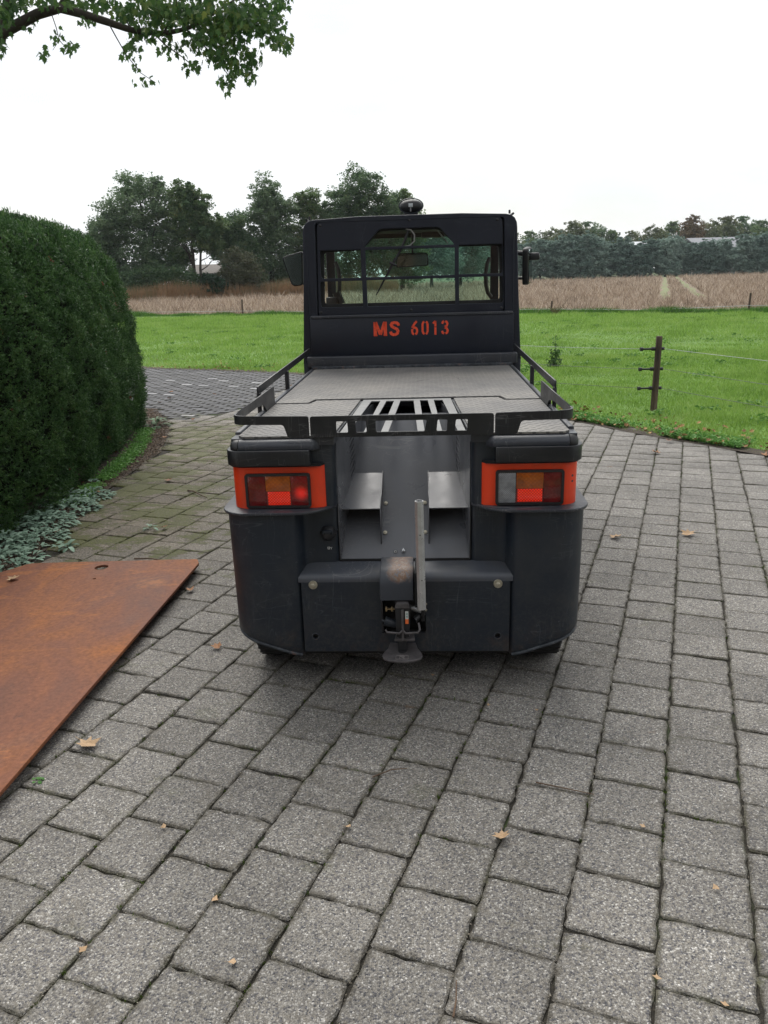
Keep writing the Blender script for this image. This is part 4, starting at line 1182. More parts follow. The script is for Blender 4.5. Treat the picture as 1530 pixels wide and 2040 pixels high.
# windscreen and its frame
m = MB(); m.box(-0.56, 0.56, 3.205, 3.210, 1.27, 1.79); m.build('windscreen', M_glassF, car)
plate('windscreen_frame', rrect(-0.60, 0.60, 1.05, 1.81, 0.02), [rrect(-0.555, 0.555, 1.285, 1.755, 0.04)], 0.03, M_cab, car, 'xz', 3.215, 0.0)
m = MB(); m.box(-0.58, 0.58, 3.24, 3.45, 1.05, 1.25, 0.03, 3); m.build('cowl', M_cab, car)
# bits inside: dash box, sun visor, wiper motor
m = MB(); m.box(0.07, 0.21, 2.3, 2.45, 1.715, 1.745, 0.006); m.tube([(0.11, 2.4, 1.735), (0.20, 2.4, 1.73)], 0.012, 8); m.build('wiper_motor', M_black, car)
m = MB(); m.tube([(0.04, 2.21, 1.758), (0.13, 2.21, 1.756), (0.165, 2.21, 1.745), (0.225, 2.21, 1.672)], 0.004, 6); m.build('hose', simple('grey_hose', (0.30, 0.30, 0.29), 0.5), car, smooth=60)
m = MB(); m.tube([(-0.530, 3.0, 1.40), (-0.50, 3.0, 1.32)], 0.03, 8); m.box(-0.60, -0.52, 2.95, 3.0, 1.27, 1.37, 0.01); m.build('door_latch_box', M_black, car)
# rear wiper
m = MB(); m.tube([(-0.003, 2.178, 1.752), (-0.045, 2.170, 1.655), (-0.101, 2.166, 1.560)], 0.0085, 8, r2=0.006)
wp = m.build('wiper_arm', M_black, car, smooth=60)
m = MB(); m.tube([(-0.085, 2.168, 1.600), (-0.101, 2.166, 1.566), (-0.202, 2.168, 1.394)], [0.005, 0.0075, 0.0035], 6); m.build('wiper_blade', M_rubber, wp)
m = MB(); m.tube([(-0.020, 2.17, 1.757), (0.010, 2.165, 1.752), (0.030, 2.165, 1.725), (0.030, 2.165, 1.690), (0.0, 2.167, 1.665), (-0.035, 2.168, 1.660)], 0.004, 6); m.build('wiper_hose', simple('pale_hose', (0.25, 0.25, 0.24), 0.5), wp, smooth=60)
m = MB(); m.tube([(-0.118, 2.164, 1.575), (-0.08, 2.160, 1.558)], 0.007, 8); m.build('wiper_joint', M_black, wp)
# inside mirror
o = rpoly([(-0.112, 1.552), (0.115, 1.559), (0.110, 1.647), (-0.100, 1.647)], 0.02, 4)
im = plate('inside_mirror', o, [], 0.02, M_black, car, 'xz', 3.0, 0.003)
plate('mirror_glass', rpoly([(-0.106, 1.558), (0.108, 1.565), (0.104, 1.641), (-0.095, 1.641)], 0.018, 4), [], 0.002, M_mirrord, im, 'xz', 2.996)
m = MB(); m.tube([(0.005, 3.01, 1.64), (0.005, 3.05, 1.79)], 0.006, 8); m.build('mirror_stalk', M_black, im)
# work lamp on the roof
m = MB()
t_ = bmesh.new(); bmesh.ops.create_uvsphere(t_, u_segments=24, v_segments=14, radius=1.0)
for v in t_.verts: v.co = Vector((v.co.x * 0.070, v.co.y * 0.045, v.co.z * 0.040))
m.add(t_, Matrix.Translation((0.0115, 2.30, 1.888)))
m.box(-0.03, 0.05, 2.28, 2.33, 1.835, 1.858, 0.004)
wl = m.build('work_lamp', M_black, car, smooth=60)
m = MB(); m.tube([(0.0115 + 0.0705 * math.cos(a), 2.262, 1.889 + 0.041 * math.sin(a)) for a in [2 * PI * k / 28 for k in range(28)]], 0.0032, 6, closed=True); m.build('lamp_ring', M_dark, wl, smooth=60)
m = MB(); m.box(-0.003, 0.022, 2.2525, 2.2555, 1.882, 1.902, 0.001); m.build('lamp_label', simple('pale_label', (0.42, 0.45, 0.47), 0.5), wl)
m = MB(); m.tube([(0.010, 2.254, 1.885), (0.008, 2.256, 1.858)], 0.004, 6); m.build('lamp_cable', simple('grey_cable', (0.18, 0.18, 0.19), 0.5), wl)
# door mirrors
o = rpoly([(-0.900, 1.645), (-0.838, 1.446), (-0.762, 1.455), (-0.752, 1.682)], [0.03, 0.03, 0.02, 0.02], 4)
lm = plate('door_mirror', o, [], 0.035, M_black, car, 'xz', 3.0, 0.006)
tag(lm, 'door mirror showing green glass and dark cab side')
cen = Matrix.Translation((-0.82, 3.0, 1.56)) @ Matrix.Rotation(-0.10, 4, 'Z') @ Matrix.Translation((0.82, -3.0, -1.56))
plate('mirror_glass', rpoly([(-0.890, 1.640), (-0.832, 1.455), (-0.768, 1.463), (-0.760, 1.672)], [0.026, 0.026, 0.016, 0.016], 4), [], 0.002, M_mirrord, lm, 'xz', 2.994)
m = MB(); m.tube([(-0.78, 3.02, 1.66), (-0.62, 3.10, 1.69)], 0.010, 8); m.tube([(-0.79, 3.02, 1.47), (-0.62, 3.10, 1.45)], 0.010, 8); m.build('mirror_arm', M_black, lm)
m = MB()
RM = Matrix.Translation((0.765, 3.0, 1.54)) @ Matrix.Rotation(math.radians(75), 4, 'Z') @ Matrix.Rotation(math.radians(-5), 4, 'Y')
t_ = plate_mesh('t', rpoly([(-0.085, -0.12), (0.085, -0.12), (0.085, 0.12), (-0.085, 0.12)], 0.03, 4), [], 0.04, 0.008)
t_.transform(XZ); t_.transform(RM)
rm = link('door_mirror', t_, M_black, car); tag(rm, 'door mirror turned nearly edge on')
t_ = plate_mesh('t', rpoly([(-0.076, -0.108), (0.076, -0.108), (0.076, 0.108), (-0.076, 0.108)], 0.024, 4), [], 0.003, 0)
t_.transform(XZ); t_.transform(Matrix.Translation((0, -0.042, 0))); t_.transform(RM)
link('mirror_glass', t_, M_mirror, rm)
m = MB(); m.tube([(0.64, 3.10, 1.64), (0.78, 3.08, 1.62), (0.86, 3.02, 1.60)], [0.010, 0.020, 0.012], 8); m.box(0.80, 0.87, 2.98, 3.06, 1.575, 1.625, 0.014); m.build('mirror_arm', M_black, rm)
m = MB(); m.tube([(0.64, 3.10, 1.46), (0.76, 3.02, 1.46)], 0.010, 8); m.build('lower_mirror_arm', M_black, rm)
# ================================================================ rusty steel plate lying by the hedge
t = NT('rusted_steel')
o_ = t.obj(); P_ = t.sep(o_)
n1 = t.noise(2.4, 6, 0.62, vec=o_, stretch=(1.0, 0.55, 1.0), dist=0.5); n2 = t.noise(55, 6, 0.75, vec=o_); n3 = t.noise(1.0, 3, 0.5, vec=o_)
c = t.ramp(n1, [(0.30, (0.115, 0.043, 0.025)), (0.45, (0.180, 0.066, 0.034)), (0.56, (0.235, 0.088, 0.036)), (0.70, (0.33, 0.118, 0.034))])
grey = t.mapr(t.noise(1.6, 4, 0.6, vec=o_, stretch=(1.3, 0.6, 1)), 0.55, 0.72, 0, 0.55)
c = t.mix(grey, c, (0.150, 0.095, 0.080))
c = t.mix(t.mapr(t.noise(3.2, 6, 0.7, vec=o_, stretch=(0.5, 1.4, 1), dist=1.0), 0.56, 0.66, 0, 0.6), c, (0.40, 0.145, 0.035))
c = t.mix(t.mapr(t.noise(4.5, 6, 0.75, vec=o_, stretch=(1.4, 0.5, 1), dist=1.5), 0.60, 0.68, 0, 0.5), c, (0.085, 0.036, 0.026))
c = t.mix(1.0, c, t.ramp(n2, [(0.3, 0.62), (0.5, 0.98), (0.7, 1.30)]), 'MULTIPLY')
c = t.mix(t.mapr(n2, 0.66, 0.74, 0, 0.5), c, (0.36, 0.16, 0.07))
t.set('Base Color', c); t.set('Roughness', t.mapr(n1, 0.3, 0.7, 0.62, 0.85)); t.set('Specular IOR Level', 0.35)
t.bump(t.math('ADD', t.math('MULTIPLY', n2, 0.8), n1), 0.45, 0.004)
M_rust = t.m
PX = [(-1.022, 4.015), (-1.000, 3.950), (-1.300, 0.60), (-2.42, 0.70), (-2.085, 3.935), (-1.955, 4.075)]
cx_, cy_ = -1.6, 2.4
ol = [(x - cx_, y - cy_) for x, y in PX]
def circ(x, y, r, n=20): return [(x + r * math.cos(2 * PI * k / n), y + r * math.sin(2 * PI * k / n)) for k in range(n)]
pm = plate_mesh('steel_plate', rpoly(ol, 0.012, 3), [circ(-1.525 - cx_, 3.955 - cy_, 0.036), circ(-1.505 - cx_, 3.785 - cy_, 0.009, 12)], 0.014, 0.0012)
# subdivide a little and bow the sheet so one long edge stands off the ground
pl_ = link('steel_plate', pm, M_rust, None, (cx_, cy_, 0.012), (0, math.radians(-1.1), 0))
pl_.location.z = 0.030
tag(pl_, 'large rusty brown steel plate with a round lifting hole lying on the pavers', 'steel plate')

# ================================================================ leaves
def leaf_outline(lobes=5, seed=0, long=1.0):
    r = np.random.default_rng(seed)
    pts = []
    for k in range(lobes * 2 + 1):
        a = math.radians(-140 + 280 * k / (lobes * 2))
        rad = (0.5 if k % 2 else 0.30) * (0.85 + 0.3 * r.random()) * (1.0 + 0.35 * math.cos(a))
        pts.append((rad * math.sin(a) * 0.9, rad * math.cos(a) * long + 0.1))
    pts.append((0.0, -0.30))
    return pts
def leaf_mesh(name, seed, mat, size=0.07, curl=0.25, lobes=5):
    """lobed leaf with a stalk, folded along its midrib and curled"""
    r = np.random.default_rng(seed)
    pts = leaf_outline(lobes, seed)
    v = [(0, 0.0, 0)] + [(x, y, curl * (x * x * 1.6 + 0.5 * y * y) + r.normal(0, 0.02)) for x, y in pts]
    n = len(pts)
    f = [(0, i + 1, (i + 1) % n + 1) for i in range(n)]
    b = len(v)
    v += [(-0.012, -0.2, 0.0), (0.012, -0.2, 0.0), (0.03, -0.62, 0.02), (0.015, -0.62, 0.03)]
    f.append((b, b + 1, b + 2, b + 3))
    m = bpy.data.meshes.new(name)
    m.from_pydata([(p[0] * size, p[1] * size, p[2] * size) for p in v], [], f)
    m.materials.append(mat); m.update()
    return m
def litter_mat(name, a, b):
    t = NT(name)
    oi = t.n('ObjectInfo').outputs['Random']
    g = t.n('NewGeometry').outputs['Random Per Island']
    k = t.math('FRACT', t.math('ADD', oi, g))
    c = t.ramp(k, [(0.0, a), (0.5, tuple((p + q) / 2 for p, q in zip(a, b))), (1.0, b)])
    c = t.mix(t.math('MULTIPLY', t.mapr(t.noise(150, 4), 0.4, 0.7), 0.5), c, tuple(p * 0.45 for p in a))
    t.set('Base Color', c); t.set('Roughness', 0.7)
    return t.m
M_leafbrown = litter_mat('dry_leaf', (0.16, 0.060, 0.022), (0.40, 0.20, 0.085))
M_leafpale = litter_mat('pale_dry_leaf', (0.36, 0.23, 0.12), (0.50, 0.34, 0.20))
LFS = [leaf_mesh('fallen_leaf', 30 + i, M_leafbrown, 0.07, 0.55 + 0.1 * (i % 3), 4 + i % 3) for i in range(5)]
LFP = leaf_mesh('fallen_leaf', 41, M_leafpale, 0.09, 0.5, 5)
LFT = leaf_mesh('fallen_leaf', 42, M_leafpale, 0.026, 0.3, 2)
FALLEN = [
    (-1.04, 2.33, 0.008, 0.9, LFP, 0, 'pale tan oak leaf on the pavers off the plate edge, near the left side'),
    (-1.93, 3.83, 0.045, 0.75, LFP, 0, 'pale curled leaf lying on the rusty steel plate'),
    (-0.985, 3.66, 0.012, 0.8, LFS[0], 0, 'brown leaf wedged against the far right edge of the steel plate'),
    (-0.72, 3.02, 0.008, 0.75, LFS[1], 0, 'brown leaf on the pavers left of the tractor bumper'),
    (2.32, 6.43, 0.008, 1.2, LFS[2], 0, 'brown leaf lying flat on the pavers near the grass edge, right of the tractor'),
    (2.56, 6.85, 0.02, 1.1, LFS[3], 0, 'large brown leaf on the soil at the edge of the grass'),
    (3.10, 6.18, 0.02, 1.0, LFS[0], 0, 'pinkish brown leaf at the grass edge by the right border of the photo'),
    (1.36, 4.32, 0.008, 0.85, LFP, 0, 'tan leaf on the pavers right of the tractor tail light'),
    (1.79, 4.34, 0.008, 1.0, LFP, 0, 'pale pink leaf on the pavers well right of the tractor'),
    (-2.82, 10.48, 0.008, 1.3, LFS[1], 0, 'largest brown leaf on the grey clinkers beyond the hedge'),
    (-2.86, 10.15, 0.008, 1.0, LFS[4], 0, 'brown leaf on the clinkers just in front of the largest one'),
    (-2.95, 11.15, 0.008, 0.9, LFS[2], 0, 'small brown leaf far out on the clinkers near the hedge end'),
    (-2.25, 10.75, 0.008, 0.9, LFS[0], 0, 'orange leaf in the middle of the grey clinkers'),
    (-1.72, 11.2, 0.008, 1.0, LFS[3], 0, 'brown leaf on the clinkers beside the tractor rail'),
    (-1.25, 11.3, 0.008, 1.1, LFS[4], 0, 'brown leaf on the clinkers closest to the tractor rail'),
    (-1.30, 9.6, 0.008, 1.2, LFS[1], 0, 'brown leaf at the seam of clinkers and square pavers beside the rail'),
    (-2.12, 8.75, 0.008, 0.8, LFS[2], 0, 'orange leaf on the seam by the white clinker'),
    (-2.20, 7.75, 0.010, 0.9, LFS[3], 0, 'orange leaf on the kerb of the planting bed'),
    (-1.68, 5.95, 0.010, 1.0, LFS[4], 0, 'brown leaf on the mossy pavers near the middle of the strip'),
    (-1.40, 4.75, 0.010, 0.8, LFS[0], 0, 'brown leaf on the mossy pavers between hedge and bumper'),
    (-2.05, 4.62, 0.030, 1.1, LFS[1], 0, 'reddish brown leaf lying among the silver leaved plants'),
    (-2.08, 5.62, 0.020, 1.0, LFS[2], 0, 'reddish leaf at the foot of the hedge beside silver plants'),
    (0.30, 1.82, 0.006, 0.6, LFP, 0, 'pale seed wing in the joint near the middle of the foreground'),
    (-0.13, 1.87, 0.006, 0.8, LFT, 0, 'small orange leaf scrap in a joint left of the middle'),
    (-0.66, 1.89, 0.006, 0.8, LFT, 0, 'yellowish leaf scrap on a foreground paver at the left'),
    (-0.74, 1.47, 0.006, 1.0, LFT, 0, 'tan seed lying in a joint near the lower left corner'),
    (-0.45, 1.61, 0.006, 0.9, LFT, 0, 'orange seed in a joint of the lower left foreground'),
    (-0.38, 1.42, 0.006, 0.9, LFT, 0, 'brown seed on a paver at the lower left centre'),
    (0.70, 1.84, 0.006, 0.7, LFT, 0, 'small tan seed on a paver in the right foreground, upper of two'),
    (0.57, 1.35, 0.006, 0.9, LFT, 0, 'tan seed in the joint in the lower right foreground'),
    (0.80, 1.60, 0.006, 0.8, LFT, 0, 'orange seed on the paver near the right joint'),
    (0.69, 1.28, 0.006, 0.8, LFT, 0, 'orange seed near the bottom right corner'),
    (0.17, 2.73, 0.006, 0.7, LFT, 0, 'orange scrap in a joint below the coupling'),
    (0.36, 2.50, 0.006, 0.6, LFT, 0, 'brown scrap on a paver below the right bumper'),
    (0.52, 2.46, 0.006, 0.6, LFT, 0, 'rust brown scrap on a paver under the right bumper corner'),
]
for i, (x, y, z, s, me, _, lab) in enumerate(FALLEN):
    o = link('fallen_leaf', me, None, None, (x, y, z + 0.004), (random.uniform(-0.25, 0.25), random.uniform(-0.2, 0.2), random.uniform(0, 6.28)), (s, s, s))
    tag(o, lab, 'leaf', 'fallen leaves and seeds')
M_twig = simple('twig_bark', (0.10, 0.06, 0.035), 0.8, var=0.4)
def twig(pts, r, lab):
    m = MB(); m.tube(pts, r, 6, r2=r * 0.5)
    o = m.build('twig', M_twig); tag(o, lab, 'twig', 'twigs on the pavers')
twig([(-1.46, 5.66, 0.008), (-1.40, 5.60, 0.016), (-1.33, 5.50, 0.013), (-1.27, 5.44, 0.008)], 0.006, 'dark curved twig on the mossy pavers left of the tractor')
twig([(-1.42, 4.18, 0.008), (-1.32, 4.16, 0.014), (-1.22, 4.11, 0.010)], 0.005, 'short twig on the mossy pavers beyond the steel plate')
twig([(0.44, 2.05, 0.006), (0.50, 2.02, 0.010), (0.60, 1.985, 0.006)], 0.0025, 'thin reddish twig on a foreground paver at the right')
twig([(-0.06, 2.10, 0.006), (0.00, 2.13, 0.010), (0.05, 2.14, 0.006)], 0.0025, 'thin reddish twig across a joint near the middle')
twig([(0.115, 1.27, 0.004), (0.125, 1.31, 0.006), (0.13, 1.36, 0.004)], 0.0025, 'thin dark twig standing along a joint at the bottom')

# ================================================================ pasture fence
M_post = None
t = NT('weathered_post')
o_ = t.obj()
n1 = t.noise(14, 5, 0.7, vec=o_, stretch=(1, 1, 0.15))
c = t.ramp(n1, [(0.34, (0.030, 0.022, 0.017)), (0.5, (0.085, 0.055, 0.040)), (0.62, (0.13, 0.085, 0.065)), (0.70, (0.34, 0.29, 0.24))])
t.set('Base Color', c); t.set('Roughness', 0.85); t.bump(n1, 0.6, 0.006)
M_post = t.m
M_rope = simple('white_cord', (0.40, 0.42, 0.41), 0.6)
M_wire = simple('dark_wire', (0.10, 0.11, 0.11), 0.6, metal=0.3)
def post(x, y, h, r, lab, insul=True, lean=0.0):
    p = empty('fence_post', (x, y, 0), 0, lab, 'fence post', 'pasture fence posts')
    m = MB()
    rows = []
    rr = np.random.default_rng(int(x * 100) % 97)
    prof = [1 + rr.normal(0, 0.05) for _ in range(12)]
    for z, k in ((-0.1, 1.04), (0.1, 1.03), (0.35, 0.99), (0.6, 0.97), (h - 0.008, 0.95), (h, 0.86)):
        z = min(z, h)
        rows.append([(r * k * prof[i % 12] * math.cos(2 * PI * i / 12) + lean * z, r * k * prof[i % 12] * math.sin(2 * PI * i / 12), z) for i in range(13)])
    m.grid(rows)
    m.bm.faces.new([m.bm.verts.new(q) for q in rows[-1][:-1]])
    m.build('post', M_post, p, smooth=40)
    if insul:
        for z in (0.667, 0.452, 0.244):
            q = MB()
            q.cyl((-0.03, 0, z), (-0.175, 0, z), 0.011, 10)
            q.cyl((-0.16, 0, z), (-0.190, 0, z), 0.021, 12); q.cyl((-0.065, 0, z), (-0.030, 0, z), 0.021, 12)
            q.cyl((0.03, 0, z), (0.070, 0, z), 0.018, 10)
            q.build('insulator', M_black, p, smooth=40)
    return p
post(3.005, 8.58, 0.80, 0.034, 'round weathered wooden fence post with three black insulators by the drive', True, 0.01)
post(0.55, 11.15, 0.80, 0.034, 'wooden fence post hidden behind the tractor cab', True)
P1, P0 = Vector((2.83, 8.62, 0)), Vector((0.40, 11.2, 0))
DIRR = (Vector((3.54, 7.2, 0)) - Vector((3.03, 8.45, 0))).normalized()
def sag(a, b, s, n=14): return [a.lerp(b, k / n) - Vector((0, 0, s * 4 * (k / n) * (1 - k / n))) for k in range(n + 1)]
for z, mt, r, lab in ((0.667, M_rope, 0.0024, 'white electric cord at the top of the pasture fence'), (0.452, M_wire, 0.0022, 'thin dark wire in the middle of the pasture fence'), (0.244, M_wire, 0.0022, 'lowest thin dark wire of the pasture fence')):
    far = P0 + Vector((0, 0, z)); a = P1 + Vector((0, 0, z)); b = Vector((3.06, 8.58, z)); e = b + DIRR * 9
    m = MB(); m.tube(sag(far, a, 0.03) + sag(b, e, 0.03), r, 5)
    o = m.build('fence_wire', mt); tag(o, lab, 'fence wire', 'pasture fence wires')
def fpost(x, y, h, lab):
    m = MB(); m.tube([(0, 0, -0.1), (0, 0, h * 0.5), (0.01, 0, h)], [0.038, 0.036, 0.033], 9)
    o = m.build('fence_post', M_post, None, loc=(x, y, 0), smooth=50); tag(o, lab, 'fence post', 'posts between pasture and field')
fpost(12.45, 27.05, 0.62, 'dark short fence post at the far edge of the pasture, far right')
fpost(6.42, 29.9, 0.45, 'thin fence post at the field edge right of the tractor mirror')
fpost(-6.05, 36.1, 0.68, 'thin fence post at the field edge left of the tractor mirror')
m = MB()
RP = [(-14.0, 39.9, 0.16), (-6.05, 36.06, 0.18), (0.5, 32.8, 0.10), (6.42, 29.86, 0.16), (9.5, 28.4, 0.10), (12.45, 27.0, 0.22), (17, 24.8, 0.16)]
m.tube(RP, 0.008, 5)
o = m.build('field_edge_tape', M_rope); tag(o, 'white electric tape low along the edge of the brown field', 'fence tape')
# ================================================================ vegetation
def sines(P, seed, freq):
    """cheap smooth noise in about -1..1 for many points"""
    r = np.random.default_rng(seed)
    out = np.zeros(len(P)); amp = 0
    for k in range(7):
        d = r.normal(size=3); d /= np.linalg.norm(d)
        f = freq * (0.6 + 1.5 * r.random()); a = 1.0 / (0.6 + 0.4 * k)
        out += a * np.sin(P @ d * f + r.random() * 6.28 + 1.3 * np.sin(P @ np.roll(d, 1) * f * 0.7)); amp += a
    return out / amp * 1.8
def quads(P, L, Wd, r, D=None, tilt=None, flat_=1.0):
    """rhombic leaves at P, length L, width Wd; D: preferred direction"""
    n = len(P)
    if D is None:
        d = r.normal(size=(n, 3))
    else: d = D + r.normal(size=(n, 3)) * (0.5 if tilt is None else tilt)
    d /= np.linalg.norm(d, axis=1, keepdims=True)
    s = r.normal(size=(n, 3)) * np.array([1, 1, flat_]); s -= d * (s * d).sum(1, keepdims=True); s /= np.linalg.norm(s, axis=1, keepdims=True)
    L = np.broadcast_to(L, n)[:, None]; Wd = np.broadcast_to(Wd, n)[:, None]
    v = np.stack([P - d * L / 2, P + s * Wd / 2, P + d * L / 2, P - s * Wd / 2], 1).reshape(-1, 3)
    return v, np.arange(4 * n).reshape(-1, 4)
def tris(P, H, Wd, r, lean=0.35):
    n = len(P)
    a = r.random(n) * 2 * PI
    s = np.c_[np.cos(a), np.sin(a), np.zeros(n)] * (np.broadcast_to(Wd, n)[:, None] / 2)
    tip = np.c_[r.normal(size=(n, 2)) * lean, np.ones(n)] * np.broadcast_to(H, n)[:, None]
    v = np.stack([P - s, P + s, P + tip], 1).reshape(-1, 3)
    return v, np.arange(3 * n).reshape(-1, 3)

# --- the clipped yew hedge
HX = ([2.0, 3.0, 4.0, 5.0, 6.0, 7.0, 8.0, 8.6], [-2.55, -2.50, -2.40, -2.30, -2.27, -2.37, -2.50, -2.57])
HP = np.array([(-0.10, -0.02), (-0.04, 0.10), (0.0, 0.45), (0.0, 0.8), (-0.02, 1.06), (-0.07, 1.32), (-0.13, 1.53), (-0.22, 1.76), (-0.31, 1.89), (-0.44, 1.97), (-0.63, 2.03), (-1.0, 2.07), (-1.35, 2.0), (-1.55, 1.7), (-1.6, 1.0), (-1.6, 0.0)])
HS = np.r_[0, np.cumsum(np.hypot(*np.diff(HP, axis=0).T))]
def hedge_point(s, y):
    """s along the profile; the far end is rounded off"""
    px_ = np.interp(s, HS, HP[:, 0]); pz = np.interp(s, HS, HP[:, 1])
    e = np.clip((y - 8.15) / 0.75, 0, 1)
    k = np.sqrt(np.clip(1 - e ** 2.6, 0, 1))
    cxm = -0.8
    x = np.interp(y, HX[0], HX[1]) + cxm + (px_ - cxm) * k
    z = pz * (0.82 + 0.18 * k)
    return np.c_[x, y, z]
rh = np.random.default_rng(3)
ys = np.linspace(2.2, 8.9, 60); ss = np.linspace(0, HS[-1], 40)
m = MB()
rows = []
for y in ys:
    P = hedge_point(ss, np.full(len(ss), min(y, 8.895)))
    ctr = np.array([np.interp(y, HX[0], HX[1]) - 0.8, y, 0.9])
    P2 = P + (ctr - P) / np.linalg.norm(ctr - P, axis=1, keepdims=True) * 0.13
    rows.append([tuple(p) for p in P2])
m.grid(rows)
M_hbody = simple('hedge_inner_wood', (0.008, 0.011, 0.006), 1.0, var=0.4, spec=0.05)
hedge = empty('clipped_hedge', (-3.1, 5.5, 0), 0, 'tall dark green clipped yew hedge with rounded top along the left side', 'hedge')
inv = Matrix.Translation((3.1, -5.5, 0))
me = m.mesh('inner_wood', 60); me.transform(inv); link('inner_wood', me, M_hbody, hedge)
NTUFT, NPER = 38000, 12
y = 2.6 + rh.random(NTUFT) ** 0.9 * 6.29
s = rh.random(NTUFT) * HS[11]
P = hedge_point(s, y); Pn = hedge_point(s + 0.02, y) - P; Py = hedge_point(s, y + 0.02) - P
nr = np.cross(Pn, Py); nr /= np.linalg.norm(nr, axis=1, keepdims=True) + 1e-9
ctr = np.c_[np.interp(y, HX[0], HX[1]) - 0.8, y, np.full(len(y), 0.9)]
sg = np.sign(((P - ctr) * nr).sum(1)); nr *= sg[:, None]
lump = sines(P, 5, 5.0) * 0.034 + sines(P, 6, 14.0) * 0.034 + sines(P, 9, 1.7) * 0.03
furrow = np.clip(sines(P * np.array([1, 1, 0.25]), 12, 6.5) - 0.85, 0, 1) * -0.20
depth = -np.abs(rh.normal(size=len(P))) * 0.030
P = P + nr * (lump + furrow + depth)[:, None]
up = np.array([0, 0, 1.0])
ax = nr * 0.75 + up * 0.50 + rh.normal(size=P.shape) * 0.35
ax /= np.linalg.norm(ax, axis=1, keepdims=True)
ix = np.repeat(np.arange(NTUFT), NPER)
tt = rh.random(len(ix))
sz = (0.035 + 0.035 * rh.random(NTUFT))[ix]
Q = P[ix] + ax[ix] * (tt * sz)[:, None]
D = ax[ix] * 0.7 + rh.normal(size=Q.shape) * 0.65
D /= np.linalg.norm(D, axis=1, keepdims=True)
L_ = (0.026 - 0.008 * tt) * (0.8 + 0.4 * rh.random(len(ix)))
v, f = quads(Q + D * (L_ * 0.45)[:, None], L_, 0.0060, rh, D, 0.05)
M_yew = leaf_mat('yew_needles', [(0.010, 0.026, 0.010), (0.028, 0.070, 0.022), (0.052, 0.120, 0.034), (0.095, 0.185, 0.052), (0.125, 0.170, 0.065)], 0.5, 0.2, 0.55, 7.0)
fo = link('foliage', np_mesh('foliage', v + np.array([3.1, -5.5, 0]), f, M_yew), None, hedge); fo['kind'] = 'stuff'
# sprigs that break the outline, mostly along the top
Ns = 9000
y = 3.0 + rh.random(Ns) * 5.8; s = HS[5] + rh.random(Ns) ** 0.8 * (HS[12] - HS[5])
P = hedge_point(s, y)
k = rh.random(Ns) ** 2.2 * 0.075
P = P + np.c_[np.zeros(Ns), np.zeros(Ns), k + sines(P, 6, 14.0) * 0.02]
v, f = quads(P, 0.045, 0.011, rh, np.tile(up, (Ns, 1)), 0.5)
fo = link('top_sprigs', np_mesh('top_sprigs', v + np.array([3.1, -5.5, 0]), f, M_yew), None, hedge); fo['kind'] = 'stuff'
# a few browned sprigs
Nb = 900
cen = np.array([(rh.random() * 1.9, 4.2 + rh.random() * 4.4) for _ in range(46)])
Nb = 520
idx = rh.integers(46, size=Nb)
P = hedge_point(np.clip(cen[idx, 0] + rh.normal(0, 0.010, Nb), 0.05, 2.4), cen[idx, 1] + rh.normal(0, 0.010, Nb)) + np.array([0.012, 0, 0])
v, f = quads(P, 0.022, 0.008, rh)
M_brown = simple('browned_sprig', (0.17, 0.045, 0.018), 0.7, var=0.4)
fo = link('browned_sprigs', np_mesh('browned_sprigs', v + np.array([3.1, -5.5, 0]), f, M_brown), None, hedge); fo['kind'] = 'stuff'

# --- planting bed along the hedge
t = NT('bed_soil')
n1 = t.noise(9, 6, 0.7); n2 = t.noise(90, 4, 0.7)
c = t.mix(0.5, t.ramp(n1, [(0.35, (0.035, 0.026, 0.018)), (0.65, (0.10, 0.078, 0.055))]), t.ramp(n2, [(0.35, (0.02, 0.015, 0.011)), (0.6, (0.11, 0.085, 0.065)), (0.72, (0.24, 0.20, 0.17))]))
t.set('Base Color', c); t.set('Roughness', 0.95); t.bump(n2, 0.9, 0.02)
M_soil = t.m
flat('planting_bed', BEDLINE + [(-9.0, 4.0), (-9.0, -1.0)], -0.001, M_soil)
def bed_x(y): return np.interp(y, [p[1] for p in BEDLINE], [p[0] for p in BEDLINE])
# crumbs of soil, needles and bark on the bed
Nc = 16000
y = 3.5 + rh.random(Nc) * 6.2; x = bed_x(y) - 0.02 - np.abs(rh.normal(0, 0.16, Nc)) + rh.normal(0, 0.035, Nc)
v, f = quads(np.c_[x, y, 0.004 + rh.random(Nc) * 0.008], 0.008 + 0.014 * rh.random(Nc), 0.006, rh, np.c_[rh.normal(size=(Nc, 2)), np.zeros(Nc)], 0.25)
M_crumb = litter_mat('bark_crumbs', (0.06, 0.035, 0.022), (0.30, 0.21, 0.14))
o = link('bark_litter', np_mesh('bark_litter', v, f, M_crumb)); o['kind'] = 'stuff'; tag(o, 'brown bark and needle litter on the bed along the hedge', 'litter')
# clover
Nc = 5200
y = 5.3 + rh.random(Nc) * 2.9
x = np.interp(y, [5.3, 6.3, 7.0, 7.6, 8.2], [-2.22, -2.24, -2.28, -2.36, -2.50]) + rh.normal(0, 0.042, Nc)
keep = sines(np.c_[x, y, 0 * x], 4, 9) > -0.7 - 0.5 * (y > 6.6)
x, y = x[keep], y[keep]; n = len(x)
v, f = quads(np.c_[x, y, 0.012 + rh.random(n) * 0.03], 0.016 + 0.01 * rh.random(n), 0.015, rh, np.c_[rh.normal(size=(n, 2)), np.zeros(n)], 0.30)
M_clover = leaf_mat('clover_leaf', [(0.06, 0.15, 0.03), (0.12, 0.28, 0.06), (0.20, 0.38, 0.10)], 0.6, 0.3, 0.3, 3)
o = link('clover', np_mesh('clover', v, f, M_clover)); o['kind'] = 'stuff'; tag(o, 'bright green clover strip at the foot of the hedge', 'clover')
